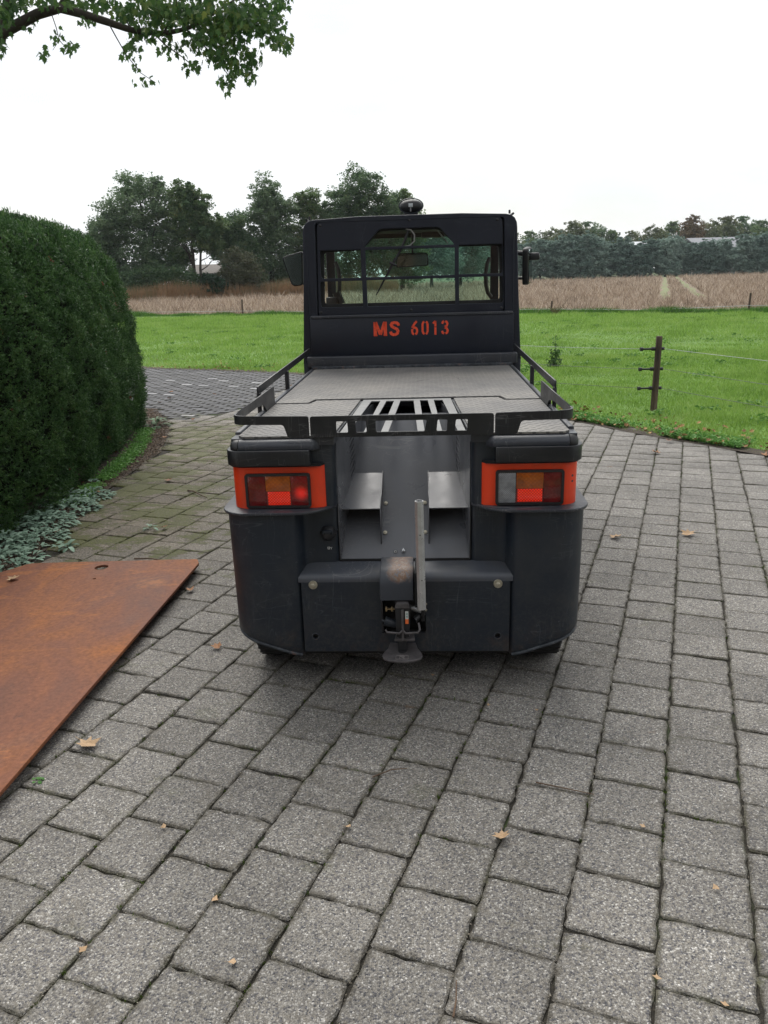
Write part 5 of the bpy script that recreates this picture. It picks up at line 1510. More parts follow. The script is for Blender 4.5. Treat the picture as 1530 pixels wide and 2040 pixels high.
# silver-leaved plants
M_silver = leaf_mat('silver_leaf', [(0.11, 0.18, 0.13), (0.20, 0.30, 0.22), (0.32, 0.44, 0.34)], 0.75, 0.12, 0.2, 6)
M_dusty = leaf_mat('dusty_green_leaf', [(0.05, 0.10, 0.05), (0.10, 0.17, 0.09), (0.17, 0.25, 0.14)], 0.7, 0.15, 0.2, 6)
def rosette_mesh(name, n, rad, h, L, w, seed, mat):
    r = np.random.default_rng(seed)
    V, F = [], []
    for k in range(n):
        a = r.random() * 2 * PI; q = rad * math.sqrt(r.random())
        base = Vector((q * math.cos(a), q * math.sin(a), 0.005 + h * (1 - (q / max(rad, 1e-6)) ** 2) * r.random()))
        a2 = a + r.normal(0, 0.8); el = 0.25 + 0.9 * r.random() * (1 - 0.6 * q / max(rad, 1e-6))
        d = Vector((math.cos(a2) * math.cos(el), math.sin(a2) * math.cos(el), math.sin(el))); s_ = Vector((-math.sin(a2), math.cos(a2), 0))
        up_ = s_.cross(d) * -1
        l = L * (0.6 + 0.6 * r.random()); ww = w * (0.8 + 0.4 * r.random())
        b = len(V)
        prof = [(0, 0.15), (0.35, 0.85), (0.7, 1.0), (0.93, 0.55)]
        for tt, kw in prof:
            c_ = base + d * l * tt - Vector((0, 0, l * 0.45 * tt * tt))
            V += [c_ - s_ * ww / 2 * kw + up_ * ww * 0.15 * kw, c_ + s_ * ww / 2 * kw + up_ * ww * 0.15 * kw]
        V.append(base + d * l - Vector((0, 0, l * 0.45)))
        for i in range(3): F.append((b + 2 * i, b + 2 * i + 1, b + 2 * i + 3, b + 2 * i + 2))
        F.append((b + 6, b + 7, b + 8))
    m = bpy.data.meshes.new(name); m.from_pydata(V, [], F)
    m.polygons.foreach_set('use_smooth', np.ones(len(F), bool)); m.materials.append(mat); m.update()
    return m
sil = [rosette_mesh('silver_plant', 230, 0.19, 0.075, 0.062, 0.021, 50 + i, M_silver) for i in range(3)]
SP = [(-2.16, 4.18, 1.0, 'nearest the steel plate at the left border'), (-2.34, 4.45, 1.1, 'at the left border behind the nearest one'), (-2.13, 4.58, 0.85, 'beside the reddish brown leaf'), (-2.22, 4.88, 1.05, 'in the middle of the row under the hedge'), (-2.40, 4.95, 1.0, 'deepest under the hedge at the left border'),
      (-2.18, 5.22, 1.0, 'above the rosette on the mossy pavers'), (-2.30, 5.48, 0.95, 'against the hedge foot near the row end'), (-2.16, 5.58, 0.8, 'last of the row towards the clover')]
for i, (x, y, s_, lab) in enumerate(SP):
    o = link('silver_plant', sil[i % 3], None, None, (x, y, 0), (0, 0, i * 1.3), (s_, s_, s_))
    tag(o, 'grey green woolly leaved plant ' + lab, 'plant', 'silver plants along the foot of the hedge')
o = link('weed_rosette', rosette_mesh('weed_rosette', 34, 0.08, 0.12, 0.13, 0.035, 61, M_dusty), None, None, (-2.46, 8.42, 0)); tag(o, 'dark leafy weed rosette at the far end of the hedge', 'weed')
o = link('weed_rosette', rosette_mesh('weed_rosette', 12, 0.02, 0.05, 0.075, 0.028, 62, M_silver), None, None, (-1.89, 4.41, 0)); tag(o, 'small pale green rosette growing between the mossy pavers', 'weed')
o = link('weed_rosette', rosette_mesh('weed_rosette', 9, 0.03, 0.03, 0.045, 0.018, 63, M_silver), None, None, (-1.47, 4.73, 0)); tag(o, 'tiny grey green seedling on the dark paver right of the rosette', 'weed')
o = link('weed_rosette', rosette_mesh('weed_rosette', 9, 0.03, 0.05, 0.05, 0.04, 64, M_silver), None, None, (-2.27, 5.95, 0)); tag(o, 'pale broad leaf beside the hedge foot where the clover begins', 'weed')
M_seed = leaf_mat('seedling', [(0.05, 0.16, 0.03), (0.10, 0.26, 0.05)], 0.6, 0.3)
o = link('weed_rosette', rosette_mesh('weed_rosette', 7, 0.012, 0.01, 0.016, 0.012, 65, M_seed), None, None, (-1.12, 2.13, 0)); tag(o, 'tiny bright seedling in the shade beside the steel plate', 'weed')

# --- moss tufts in the joints
Mn = 9000
k = rh.integers(-20, 34, Mn); on_long = rh.random(Mn) < 0.7
q = np.where(on_long, 0.046 - k * PITCHQ + rh.normal(0, 0.0022, Mn), 0.046 - (k - rh.random(Mn)) * PITCHQ)
sidx = rh.integers(-6, 44, Mn)
kk = np.floor((0.046 - q) / PITCHQ + 1.0).astype(int)
s = np.where(on_long, rh.random(Mn) * 8.5 + 0.6, 1.444 + sidx * PITCHS + np.where(kk % 2, 0.1033, 0) + rh.normal(0, 0.0022, Mn))
x = q * math.cos(TH) + s * math.sin(TH); y = -q * math.sin(TH) + s * math.cos(TH)
dens = sines(np.c_[x, y, 0 * x], 21, 3.2) + (x < -0.9) * 0.4
ok = inside_drive(x, y) & (dens > 0.25) & ~is_brick_zone(x, y) & (y > 0.7)
x, y = x[ok], y[ok]; n = len(x)
Pm = np.repeat(np.c_[x, y, np.full(n, -0.006)], 9, 0) + rh.normal(0, 1, (n * 9, 3)) * np.array([0.0035, 0.0035, 0.0016])
v, f = tris(Pm, 0.006 + 0.005 * rh.random(n * 9), 0.004, rh, 0.5)
M_moss = leaf_mat('moss', [(0.020, 0.035, 0.006), (0.055, 0.085, 0.012), (0.12, 0.17, 0.03)], 0.8, 0.2, 0.5, 2)
o = link('joint_moss', np_mesh('joint_moss', v, f, M_moss)); o['kind'] = 'stuff'; tag(o, 'green moss tufts growing in the joints of the pavers', 'moss')

# --- grit and seeds lying in and along the joints
n = 26000
k = rh.integers(-20, 34, n); on_long = rh.random(n) < 0.6
q = np.where(on_long, 0.046 - k * PITCHQ + rh.normal(0, 0.0055, n), 0.046 - (k - rh.random(n)) * PITCHQ)
kk = np.floor((0.046 - q) / PITCHQ + 1.0).astype(int)
s = np.where(on_long, rh.random(n) * 5.5 + 0.6, 1.444 + rh.integers(-6, 30, n) * PITCHS + np.where(kk % 2, 0.1033, 0) + rh.normal(0, 0.0055, n))
x = q * math.cos(TH) + s * math.sin(TH); y = -q * math.sin(TH) + s * math.cos(TH)
ok = inside_drive(x, y) & (y > 0.7) & (sines(np.c_[x, y, 0 * x], 27, 5.0) > -0.35)
x, y = x[ok], y[ok]; n = len(x)
v, f = quads(np.c_[x, y, 0.0005 + 0.003 * rh.random(n)], 0.0035 + 0.006 * rh.random(n) ** 2, 0.0035, rh, np.c_[rh.normal(size=(n, 2)), np.zeros(n)], 0.25)
o = link('joint_grit', np_mesh('joint_grit', v, f, litter_mat('grit', (0.05, 0.042, 0.030), (0.30, 0.26, 0.20)))); o['kind'] = 'stuff'; tag(o, 'fine grit and crumbs along the joints of the pavers', 'grit')

# --- pasture grass
GP = [(-9.0, 17.1)] + VERGE[1:-1] + [(9.5, -1.0), (60, -1), (60, corn_edge(60)), (-45, corn_edge(-45)), (-45, 20)]
def sample(n, ymin, ymax, xl, xr, power=1.0, outside=False):
    y = ymin + rg.random(n) ** power * (ymax - ymin)
    x = (xl + (xr - xl) * rg.random(n)) * (y / 10.0)
    u, v_, d = seen(x, y)
    fr = (u > -160) & (u < 1700)
    ok = pip(GP, x, y) & (~fr if outside else fr)
    return x[ok], y[ok]
rg = np.random.default_rng(9)
x1, y1 = sample(260000, 5.0, 14.5, -5.5, 7.0)
x2, y2 = sample(170000, 14.0, 36.0, -5.5, 6.5, 1.15)
x3, y3 = sample(60000, 14.0, 36.0, -5.5, 6.5, 0.8)
x4, y4 = sample(230000, 4.0, 15.0, -9.0, 13.0, 1.0, True)
x5, y5 = sample(120000, 14.0, 38.0, -9.0, 11.0, 1.1, True)
x = np.r_[x1, x2, x3, x4, x5]; y = np.r_[y1, y2, y3, y4, y5]
P = np.c_[x, y, np.full(len(x), -0.006)]
dist = np.hypot(x, y)
cl = sines(P, 31, 2.6); cl2 = sines(P, 32, 0.7)
H = (0.028 + 0.0016 * dist) * (0.7 + 0.7 * rg.random(len(x))) * (1 + 0.40 * cl + 0.25 * cl2)
edge_d = (y - verge_y(x))
near_edge = (edge_d < 0.9) & (x > 1.0)
H = np.where(near_edge, H * (0.55 + 0.5 * np.clip(edge_d, 0, 0.9)), H)
Wd = 0.0030 + 0.00075 * dist
keep = ~((edge_d < 0.22 + 0.12 * cl) & (rg.random(len(x)) < 0.72))
v, f = tris(P[keep], H[keep], Wd[keep], rg, 0.45)
M_grass = leaf_mat('grass_blade', [(0.082, 0.165, 0.030), (0.155, 0.280, 0.045), (0.230, 0.375, 0.070), (0.300, 0.440, 0.110), (0.39, 0.46, 0.18)], 0.55, 0.35, 0.45, 0.9)
o = link('pasture_grass', np_mesh('pasture_grass', v, f, M_grass)); o['kind'] = 'stuff'; tag(o, 'short bright green grass of the pasture', 'grass')
# broad-leaved weeds dotted through the sward
n = 160
wy = 7.5 + rg.random(n) ** 1.2 * 20; wx = (-0.45 + 1.05 * rg.random(n)) * wy
okw = pip(GP, wx, wy); wx, wy = wx[okw], wy[okw]; n = len(wx)
iw = np.repeat(np.arange(n), 26)
rad = (0.05 + 0.07 * rg.random(n))[iw]
P = np.c_[wx[iw] + rg.normal(size=len(iw)) * rad, wy[iw] + rg.normal(size=len(iw)) * rad, 0.03 + 0.04 * rg.random(len(iw))]
v, f = quads(P, 0.055, 0.028, rg, np.c_[rg.normal(size=(len(iw), 2)), np.full(len(iw), 0.4)], 0.3)
o = link('pasture_weeds', np_mesh('pasture_weeds', v, f, leaf_mat('pasture_weed_leaf', [(0.05, 0.13, 0.025), (0.10, 0.22, 0.04), (0.16, 0.28, 0.07)], 0.6, 0.3, 0.5, 3))); o['kind'] = 'stuff'; tag(o, 'dark broad leaved weeds dotted through the pasture grass', 'weeds')
# rougher dark growth along the field edge
n = 14000
x = -13 + rg.random(n) * 29; y = corn_edge(x) - 0.5 - np.abs(rg.normal(0, 0.45, n))
P = np.c_[x, y, np.zeros(n)]
H = (0.10 + 0.10 * rg.random(n)) * (1 + 0.5 * sines(P, 41, 1.3))
v, f = tris(P, np.clip(H, 0.05, 0.35), 0.035, rg, 0.7)
M_rough = leaf_mat('rough_growth', [(0.035, 0.085, 0.015), (0.07, 0.17, 0.025), (0.12, 0.26, 0.04)], 0.6, 0.3, 0.6, 0.6)
o = link('field_edge_growth', np_mesh('field_edge_growth', v, f, M_rough)); o['kind'] = 'stuff'; tag(o, 'taller dark green growth where the pasture meets the field', 'grass')
# verge: soil, creeping plants, litter
vx = np.array([p[0] for p in VERGE]); 
m = MB()
rows = [[], []]
for i in range(60):
    xx = -6 + i * 0.24
    yy = float(verge_y(xx))
    rows[0].append((xx - 0.02, yy - 0.05 + 0.03 * math.sin(i * 2.1), 0.003)); rows[1].append((xx + 0.10, yy + 0.16 + 0.05 * math.sin(i * 1.3), -0.001))
m.grid(rows)
o = m.build('verge_soil', M_soil); o['kind'] = 'structure'
n = 17000
x = 0.8 + rg.random(n) * 4.2; y = verge_y(x) + 0.03 + np.abs(rg.normal(0, 0.24, n))
P = np.c_[x, y, 0.012 + 0.03 * rg.random(n)]
k = sines(P, 51, 3.0) > -0.25
P = P[k]; n = len(P)
v, f = quads(P, 0.020 + 0.018 * rg.random(n), 0.020, rg, np.c_[rg.normal(size=(n, 2)), np.zeros(n)], 0.35)
o = link('creeping_weeds', np_mesh('creeping_weeds', v, f, M_clover)); o['kind'] = 'stuff'; tag(o, 'low round leaved weeds along the grass edge of the drive', 'weeds')
n = 420
x = np.r_[0.9 + rg.random(n) * 3.2, -5 + rg.random(120) * 4.5]; n = len(x)
y = verge_y(x) + np.where(rg.random(n) < 0.42, rg.normal(0.02, 0.05, n), 0.15 + rg.random(n) ** 1.3 * 1.15)
V, F = [], []
for i in range(n):
    me = LFS[i % 5]
    vv = np.array([v_.co[:] for v_ in me.vertices]) * (0.32 + 0.45 * rg.random())
    R3 = np.array(Euler((rg.normal(0, 0.5), rg.normal(0, 0.5), rg.random() * 6.28)).to_matrix())
    vv = vv @ R3.T + np.array([x[i], y[i], 0.02 + 0.03 * rg.random()])
    b = len(V); V += vv.tolist(); F += [[j + b for j in p.vertices] for p in me.polygons]
m_ = bpy.data.meshes.new('leaf_litter'); m_.from_pydata(V, [], F); m_.materials.append(litter_mat('autumn_litter', (0.15, 0.060, 0.022), (0.42, 0.25, 0.08)))
o = link('leaf_litter', m_); o['kind'] = 'stuff'; tag(o, 'scattered orange and brown autumn leaves in the grass verge', 'leaf litter')
# thistle in the pasture
def herb(name, x, y, h, lab, mat, seed, spread=0.5):
    r = np.random.default_rng(seed)
    p = empty(name, (x, y, 0), 0, lab, 'weed')
    m = MB(); stems = []
    for k in range(5):
        tip = Vector((r.normal(0, spread * h * 0.35), r.normal(0, spread * h * 0.35), h * (0.55 + 0.45 * (k == 0)) ))
        m.tube([(0, 0, 0), tuple(tip * 0.5 + Vector((0.01, 0, 0))), tuple(tip)], 0.006, 5, r2=0.002); stems.append(tip)
    m.build('stem', mat, p)
    n = 260
    tt = r.random(n) ** 1.4; ix = r.integers(len(stems), size=n)
    S_ = np.array([s_[:] for s_ in stems])[ix] * tt[:, None] + r.normal(0, 1, (n, 3)) * (0.10 * h * (1.15 - tt))[:, None]
    S_[:, 2] = np.abs(S_[:, 2])
    v, f = quads(S_, 0.075 * (1.2 - 0.7 * tt), 0.022, r)
    link('leaves', np_mesh('leaves', v, f, mat), None, p)
M_thistle = leaf_mat('thistle_leaf', [(0.03, 0.07, 0.02), (0.07, 0.14, 0.04)], 0.6, 0.2)
herb('thistle', 2.86, 13.0, 0.50, 'tall dark thistle standing in the pasture right of the cab', M_thistle, 1)
herb('thistle', 5.9, 10.4, 0.24, 'small brownish weed in the pasture right of the wooden post', M_thistle, 2, 0.8)
herb('nettle', 6.4, 29.0, 0.55, 'brown seeding weed at the field edge right of the cab', leaf_mat('brown_weed', [(0.08, 0.06, 0.03), (0.14, 0.11, 0.05)]), 3, 0.8)

t = NT('track_turf')
t.set('Base Color', t.ramp(t.noise(1.1, 5, 0.7), [(0.40, (0.16, 0.12, 0.07)), (0.5, (0.17, 0.19, 0.08)), (0.62, (0.19, 0.25, 0.10))])); t.set('Roughness', 0.9)
M_track = t.m
# --- harvested field: broken stalks
rc = np.random.default_rng(17)
def on_track(x, y):
    a = np.abs((x - 13.95) - (y - 39.3) * 0.3507) < 0.36; b = np.abs((x - 15.85) - (y - 39.3) * 0.3525) < 0.36
    return (a | b) & (y > 41)
n = 330000
d = 24 * (158 / 24.0) ** rc.random(n)
x = (-0.80 + 1.75 * rc.random(n)) * d; y = d
FP = [(-45, corn_edge(-45)), (60, corn_edge(60)), (120, 60), (130, 150), (26, 152), (4, 150), (-6, 82), (-30, 69), (-60, 66)]
u, v_, _ = seen(x, y)
ok = pip(FP, x, y + 0.0) & ~on_track(x, y) & (y > corn_edge(x) + 0.1)
x, y, d = x[ok], y[ok], d[ok]
P = np.c_[x, y, np.full(len(x), -0.05)]
rows_ = np.abs(((x * 0.944 - y * 0.331) / 0.75) % 1.0 - 0.5)
k = rc.random(len(x)) < 0.35 + 0.65 * (rows_ < 0.25) * (d < 80) + 0.3 * (d >= 80)
P = P[k]; d = d[k]
H = (0.06 + 0.34 * rc.random(len(P)) ** 1.8) * (1 + 0.6 * sines(P, 61, 0.5)) * (1 + 0.004 * d)
v, f = tris(P, np.clip(H, 0.05, 1.0), 0.010 + 0.00075 * d, rc, 0.55)
M_stalk = leaf_mat('dry_stalk', [(0.090, 0.068, 0.050), (0.27, 0.205, 0.150), (0.48, 0.385, 0.295), (0.68, 0.58, 0.47)], 0.8, 0.15, 0.4, 0.35)
o = link('field_stubble', np_mesh('field_stubble', v, f, M_stalk)); o['kind'] = 'stuff'; tag(o, 'dry brown broken stalks covering the harvested field', 'stubble')
for x0, lab in ((13.95, 'grassy wheel track through the brown field, left of the pair'), (15.85, 'grassy wheel track through the brown field, right of the pair')):
    m = MB(); rr_ = [[], []]
    for i in range(40):
        yy = 41 + i * 2.7; wv = 0.12 * math.sin(i * 1.1)
        xc = x0 + (yy - 39.3) * 0.352
        rr_[0].append((xc - 0.24 + wv, yy, -0.041)); rr_[1].append((xc + 0.24 + wv, yy, -0.041))
    m.grid(rr_); o = m.build('wheel_track', M_track); o['kind'] = 'structure'
# reed-like brown grass along the far left of the field
n = 26000
tt = rc.random(n)
x = -34 + tt * 36; y = 68.5 + (x + 34) * 0.33 + rc.random(n) ** 1.3 * 3.4
P = np.c_[x, y, np.zeros(n)]
H = (0.65 + 0.95 * rc.random(n) ** 1.4) * (1 + 0.30 * sines(P, 71, 0.8))
v, f = tris(P, H, 0.055, rc, 0.16)
M_reed = leaf_mat('brown_reed', [(0.13, 0.13, 0.055), (0.24, 0.19, 0.10), (0.36, 0.21, 0.115), (0.42, 0.31, 0.18)], 0.7, 0.2, 0.55, 0.3)
o = link('reed_grass', np_mesh('reed_grass', v, f, M_reed)); o['kind'] = 'stuff'; tag(o, 'band of tall orange brown reed grass beyond the field on the left', 'reed grass')
# ================================================================ trees
M_bark = simple('dark_bark', (0.045, 0.036, 0.028), 0.9, var=0.4, vs=6, bump=0.5, bs=30)
def crown_mesh(name, blobs, n_sub, n_leaf, leaf, seed, mat, spread=0.34, hollow=0.45):
    """blobs: ellipsoids (x,y,z,rx,ry,rz); every blob carries sub-clumps on its shell, each a puff of leaves"""
    r = np.random.default_rng(seed)
    vol = np.array([b[3] * b[5] for b in blobs]); share = vol / vol.sum()
    cs = []
    for b, sh in zip(blobs, share):
        k = max(3, int(n_sub * sh))
        d = r.normal(size=(k, 3)); d /= np.linalg.norm(d, axis=1, keepdims=True)
        rad = hollow + (1 - hollow) * r.random(k) ** 0.6
        rad = rad * (1 + r.normal(0, 0.10, k))
        c = np.array(b[:3]) + d * rad[:, None] * np.array(b[3:6])
        cs.append(np.c_[c, np.full(k, spread * (b[3] + b[5]) / 2 * 0.62)])
    cs = np.vstack(cs)
    cs[:, 3] *= 0.6 + 0.8 * r.random(len(cs))
    ix = np.repeat(np.arange(len(cs)), n_leaf)
    P = cs[ix, :3] + r.normal(size=(len(ix), 3)) * cs[ix, 3:4] * np.array([0.62, 0.62, 0.42])
    g = (P - cs[ix, :3]) / (cs[ix, 3:4] * np.array([0.85, 0.85, 0.6]))
    P = P[(P[:, 2] > 0.1) & ((g ** 2).sum(1) < 1.5)]
    v, f = quads(P, leaf * (0.6 + 0.8 * r.random(len(P))), leaf * 0.62, r, r.normal(size=(len(P), 3)) * np.array([1, 1, 0.45]), 0.25, 0.55)
    return np_mesh(name, v, f, mat)
def trunk_mesh(name, h, r0, seed, limbs=5, spread=1.6, lean=0.0, start=0.3):
    r = np.random.default_rng(seed)
    m = MB()
    pts = [Vector((lean * (k / 6) ** 1.3 * h + r.normal(0, 0.03) * h * 0.1, r.normal(0, 0.01) * h, h * k / 6)) for k in range(7)]
    pts[0] = Vector((0, 0, -0.1))
    m.tube(pts, [r0 * (1 - 0.75 * k / 6) * (1.25 if k == 0 else 1) for k in range(7)], 8)
    for k in range(limbs):
        z = start + (0.85 - start) * k / max(1, limbs - 1)
        b = pts[0].lerp(pts[-1], z); b = pts[min(6, int(z * 6))].lerp(pts[min(6, int(z * 6) + 1)], z * 6 - int(z * 6))
        a = r.random() * 6.28 + k * 2.4
        L = spread * (1.1 - 0.5 * z)
        e = b + Vector((math.cos(a) * L, math.sin(a) * L, L * (0.5 + 0.6 * r.random())))
        mid = b.lerp(e, 0.5) + Vector((0, 0, -0.08 * L))
        rr = r0 * (1 - 0.7 * z) * 0.5
        m.tube([b, mid, e], [rr, rr * 0.7, rr * 0.3], 6)
        for q in range(3):
            a3 = a + r.normal(0, 0.8); st = b.lerp(e, 0.45 + 0.25 * q)
            m.tube([st, st + Vector((math.cos(a3), math.sin(a3), 0.7 + 0.4 * r.random())) * L * 0.4], [rr * 0.4, rr * 0.12], 5)
    return m.mesh(name, 60)
def tree(name, x, y, blobs, lab, mat, seed, th, r0=0.2, leaf=0.2, n_sub=260, n_leaf=60, cat='tree', group=None, limbs=6, spread=2.0, lean=0.0, z0=0.0, hollow=0.25, sprd=0.44, start=0.3):
    p = empty(name, (x, y, z0), 0, lab, cat, group)
    link('trunk', trunk_mesh('trunk', th, r0, seed, limbs, spread, lean, start), M_bark, p)
    c = link('crown', crown_mesh('crown', blobs, int(n_sub * 1.6), int(n_leaf * 1.4), leaf * 1.18, seed + 100, mat, sprd, hollow), None, p)
    return p
G_oak = leaf_mat('oak_leaves', [(0.057, 0.103, 0.053), (0.109, 0.172, 0.092), (0.167, 0.236, 0.129), (0.218, 0.27, 0.149)], 0.6, 0.45, 0.55, 0.9)
G_dark = leaf_mat('dark_oak_leaves', [(0.043, 0.085, 0.043), (0.078, 0.14, 0.067), (0.125, 0.196, 0.092), (0.174, 0.207, 0.095)], 0.6, 0.45, 0.5, 0.9)
G_aut = leaf_mat('turning_leaves', [(0.052, 0.101, 0.04), (0.094, 0.157, 0.06), (0.151, 0.213, 0.09), (0.224, 0.218, 0.095)], 0.6, 0.45, 0.6, 0.9)
G_grey = leaf_mat('grey_shrub_leaves', [(0.055, 0.062, 0.035), (0.095, 0.105, 0.055), (0.14, 0.135, 0.085)], 0.7, 0.2, 0.5, 0.6)
G_ever = leaf_mat('evergreen_leaves', [(0.008, 0.026, 0.013), (0.016, 0.044, 0.020), (0.028, 0.066, 0.028)], 0.5, 0.1, 0.5, 0.8)
G_will = leaf_mat('willow_leaves', [(0.084, 0.138, 0.118), (0.144, 0.216, 0.18), (0.216, 0.3, 0.252), (0.312, 0.396, 0.336)], 0.65, 0.3, 0.55, 0.7, objvar=0.45)
G_wood = leaf_mat('wood_leaves', [(0.077, 0.108, 0.051), (0.121, 0.154, 0.07), (0.176, 0.193, 0.094), (0.22, 0.204, 0.11)], 0.7, 0.3, 0.6, 0.2, objvar=0.3)
G_rust = leaf_mat('rust_leaves', [(0.08, 0.075, 0.035), (0.15, 0.105, 0.050), (0.22, 0.135, 0.065)], 0.7, 0.2, 0.5, 0.3)

# left clump, about 80 m away
tree('oak_tree', -22.3, 80, [(0, 0, 8.6, 3.0, 3.0, 2.9), (-2.3, 0, 7.0, 2.2, 2.4, 2.4), (2.2, 0, 7.4, 2.2, 2.4, 2.6), (-1.0, -0.5, 4.6, 3.4, 2.8, 2.6), (2.0, -0.5, 4.4, 2.6, 2.6, 2.6), (0, -1, 1.9, 4.0, 2.4, 1.9), (-0.6, 0, 10.4, 1.3, 1.3, 1.2), (1.5, 0, 10.2, 1.1, 1.2, 1.3)],
     'tallest grey green oak of the left clump behind the hedge', G_oak, 1, 9.5, 0.30, 0.20, 420, 85, spread=2.6)
tree('oak_tree', -25.6, 78, [(0, 0, 5.6, 1.6, 1.6, 1.9), (-0.6, 0, 4.0, 1.5, 1.6, 1.7), (0.6, 0, 2.2, 1.9, 1.6, 1.9), (0.6, 0, 6.8, 1.0, 1.0, 1.0)],
     'rounder oak at the left end of the clump, half hidden by the hedge', G_oak, 2, 6.2, 0.2, 0.19, 190, 75, spread=1.4)
tree('oak_tree', -17.7, 79, [(-0.4, 0, 9.2, 1.4, 1.4, 1.5), (1.2, 0, 8.4, 1.3, 1.3, 1.5), (-0.2, 0, 7.2, 2.0, 1.8, 1.5), (2.2, 0, 6.6, 1.4, 1.4, 1.3), (0.9, 0, 5.2, 2.0, 1.8, 1.2), (2.4, 0, 4.6, 0.9, 1.0, 0.8), (-1.3, 0.5, 4.2, 1.3, 1.6, 1.6)],
     'slender dark oak with a bare forked trunk right of the tallest', G_aut, 3, 9.2, 0.24, 0.19, 250, 70, spread=1.8, lean=0.05)
tree('oak_tree', -17.0, 78.4, [(0, 0, 7.6, 1.5, 1.4, 1.3), (0.9, 0, 6.0, 1.3, 1.3, 1.2), (-0.6, 0, 9.6, 0.8, 0.8, 0.8)],
     'thin dark oak leaning right beside the forked one', G_dark, 4, 8.2, 0.16, 0.19, 110, 70, spread=1.4, lean=0.10)
tree('hawthorn_bush', -20.0, 76, [(0, 0, 1.6, 2.6, 1.4, 1.5), (-2.6, 0, 1.5, 1.8, 1.4, 1.4), (2.3, 0, 1.3, 1.6, 1.3, 1.3)], 'dark undergrowth bush beneath the tall oaks on the left', G_dark, 5, 1.8, 0.1, 0.17, 190, 60, 'bush', spread=1.0)
tree('yew_bush', -15.5, 75.5, [(0, 0, 1.1, 1.1, 1.0, 1.1), (0.9, 0, 1.0, 0.9, 0.9, 0.9)], 'small dark evergreen bush in front of the white house wall', G_ever, 6, 1.4, 0.08, 0.15, 110, 60, 'bush', spread=0.5)
tree('grey_shrub', -13.0, 77, [(0, 0, 2.4, 2.0, 1.5, 2.0), (-0.9, 0, 1.5, 1.6, 1.3, 1.4), (1.3, 0, 1.9, 1.3, 1.3, 1.5), (0, 0, 3.7, 1.2, 1.0, 0.8)], 'pale thinning shrub between the left clump and the dark oaks', G_grey, 7, 3.4, 0.09, 0.12, 330, 38, 'shrub', limbs=12, spread=1.9, sprd=0.30, hollow=0.2, start=0.08)
tree('oak_tree', -17.8, 99, [(0, 0, 6.4, 2.0, 1.8, 1.6), (-1.6, 0, 5.4, 1.4, 1.4, 1.4), (1.6, 0, 5.6, 1.6, 1.4, 1.4), (0.4, 0, 4.0, 2.2, 1.6, 1.6)], 'small distant oak seen in the gap above the pale shrub', G_dark, 8, 6.0, 0.2, 0.24, 150, 55, spread=1.5)
# middle clump behind the cab
tree('oak_tree', -10.9, 85, [(0, 0, 9.6, 1.7, 1.8, 1.9), (-0.3, 0, 7.6, 2.5, 2.2, 2.0), (1.3, 0, 8.0, 1.7, 1.8, 1.8), (0, 0, 5.2, 3.0, 2.4, 2.2), (0.3, 0, 2.6, 3.0, 2.2, 2.2)],
     'tall oak with an airy top left of the cab', G_oak, 9, 9.8, 0.28, 0.20, 340, 75, spread=2.2)
tree('oak_tree', -14.0, 83, [(0, 0, 6.6, 1.8, 1.8, 1.5), (-0.8, 0, 5.2, 1.9, 1.8, 1.4), (0.7, 0, 4.4, 2.2, 1.8, 1.6), (1.0, 0, 2.4, 2.0, 1.6, 1.8)], 'low spreading dark oak at the left edge of the middle clump', G_dark, 10, 6.4, 0.24, 0.19, 230, 70, spread=1.8)
tree('oak_tree', -7.0, 87, [(0, 0, 8.9, 1.7, 1.7, 1.6), (0.8, 0, 7.2, 2.2, 2.0, 2.0), (-0.6, 0, 5.4, 2.4, 2.0, 2.2), (0, 0, 2.6, 2.8, 2.0, 2.2)], 'yellowing oak between the airy one and the broad one', G_aut, 11, 8.6, 0.24, 0.20, 280, 72, spread=2.0)
tree('oak_tree', -1.5, 86, [(0, 0, 9.9, 2.4, 2.4, 2.3), (-2.2, 0, 8.3, 2.0, 2.0, 2.0), (2.3, 0, 8.3, 2.0, 2.0, 2.0), (-0.6, 0, 6.4, 3.6, 2.8, 2.4), (1.6, 0, 4.6, 3.0, 2.4, 2.2), (-1, 0, 3.0, 3.4, 2.4, 2.4)],
     'broadest rounded oak rising behind the cab roof', G_dark, 12, 9.6, 0.32, 0.20, 480, 78, spread=2.8)
tree('oak_tree', 2.7, 88, [(0, 0, 8.6, 1.7, 1.7, 1.6), (0.3, 0, 6.8, 2.3, 2.0, 2.0), (0, 0, 4.2, 2.6, 2.0, 2.4), (0.2, 0, 2.0, 2.4, 1.8, 1.8)], 'oak with orange tinted leaves behind the work lamp', G_aut, 13, 8.4, 0.24, 0.20, 270, 72, spread=2.0)
tree('oak_tree', 6.4, 96, [(0, 0, 5.4, 2.6, 2.0, 1.8), (0.3, 0, 3.0, 3.0, 2.2, 2.2)], 'low grey green tree hidden behind the cab, seen through its windows at the left', G_will, 14, 5.4, 0.2, 0.22, 190, 60, spread=1.8)
tree('oak_tree', 10.6, 104, [(0, 0, 5.6, 2.8, 2.2, 1.9), (0.3, 0, 3.0, 3.2, 2.2, 2.3)], 'low grey green tree hidden behind the cab, seen through its windows in the middle', G_will, 15, 5.6, 0.2, 0.23, 190, 60, spread=1.8)
tree('oak_tree', 15.4, 116, [(0, 0, 6.0, 3.0, 2.2, 2.0), (0.3, 0, 3.2, 3.6, 2.2, 2.4)], 'low grey green tree hidden behind the cab, seen through its windows at the right', G_will, 16, 5.8, 0.2, 0.24, 190, 60, spread=1.8)
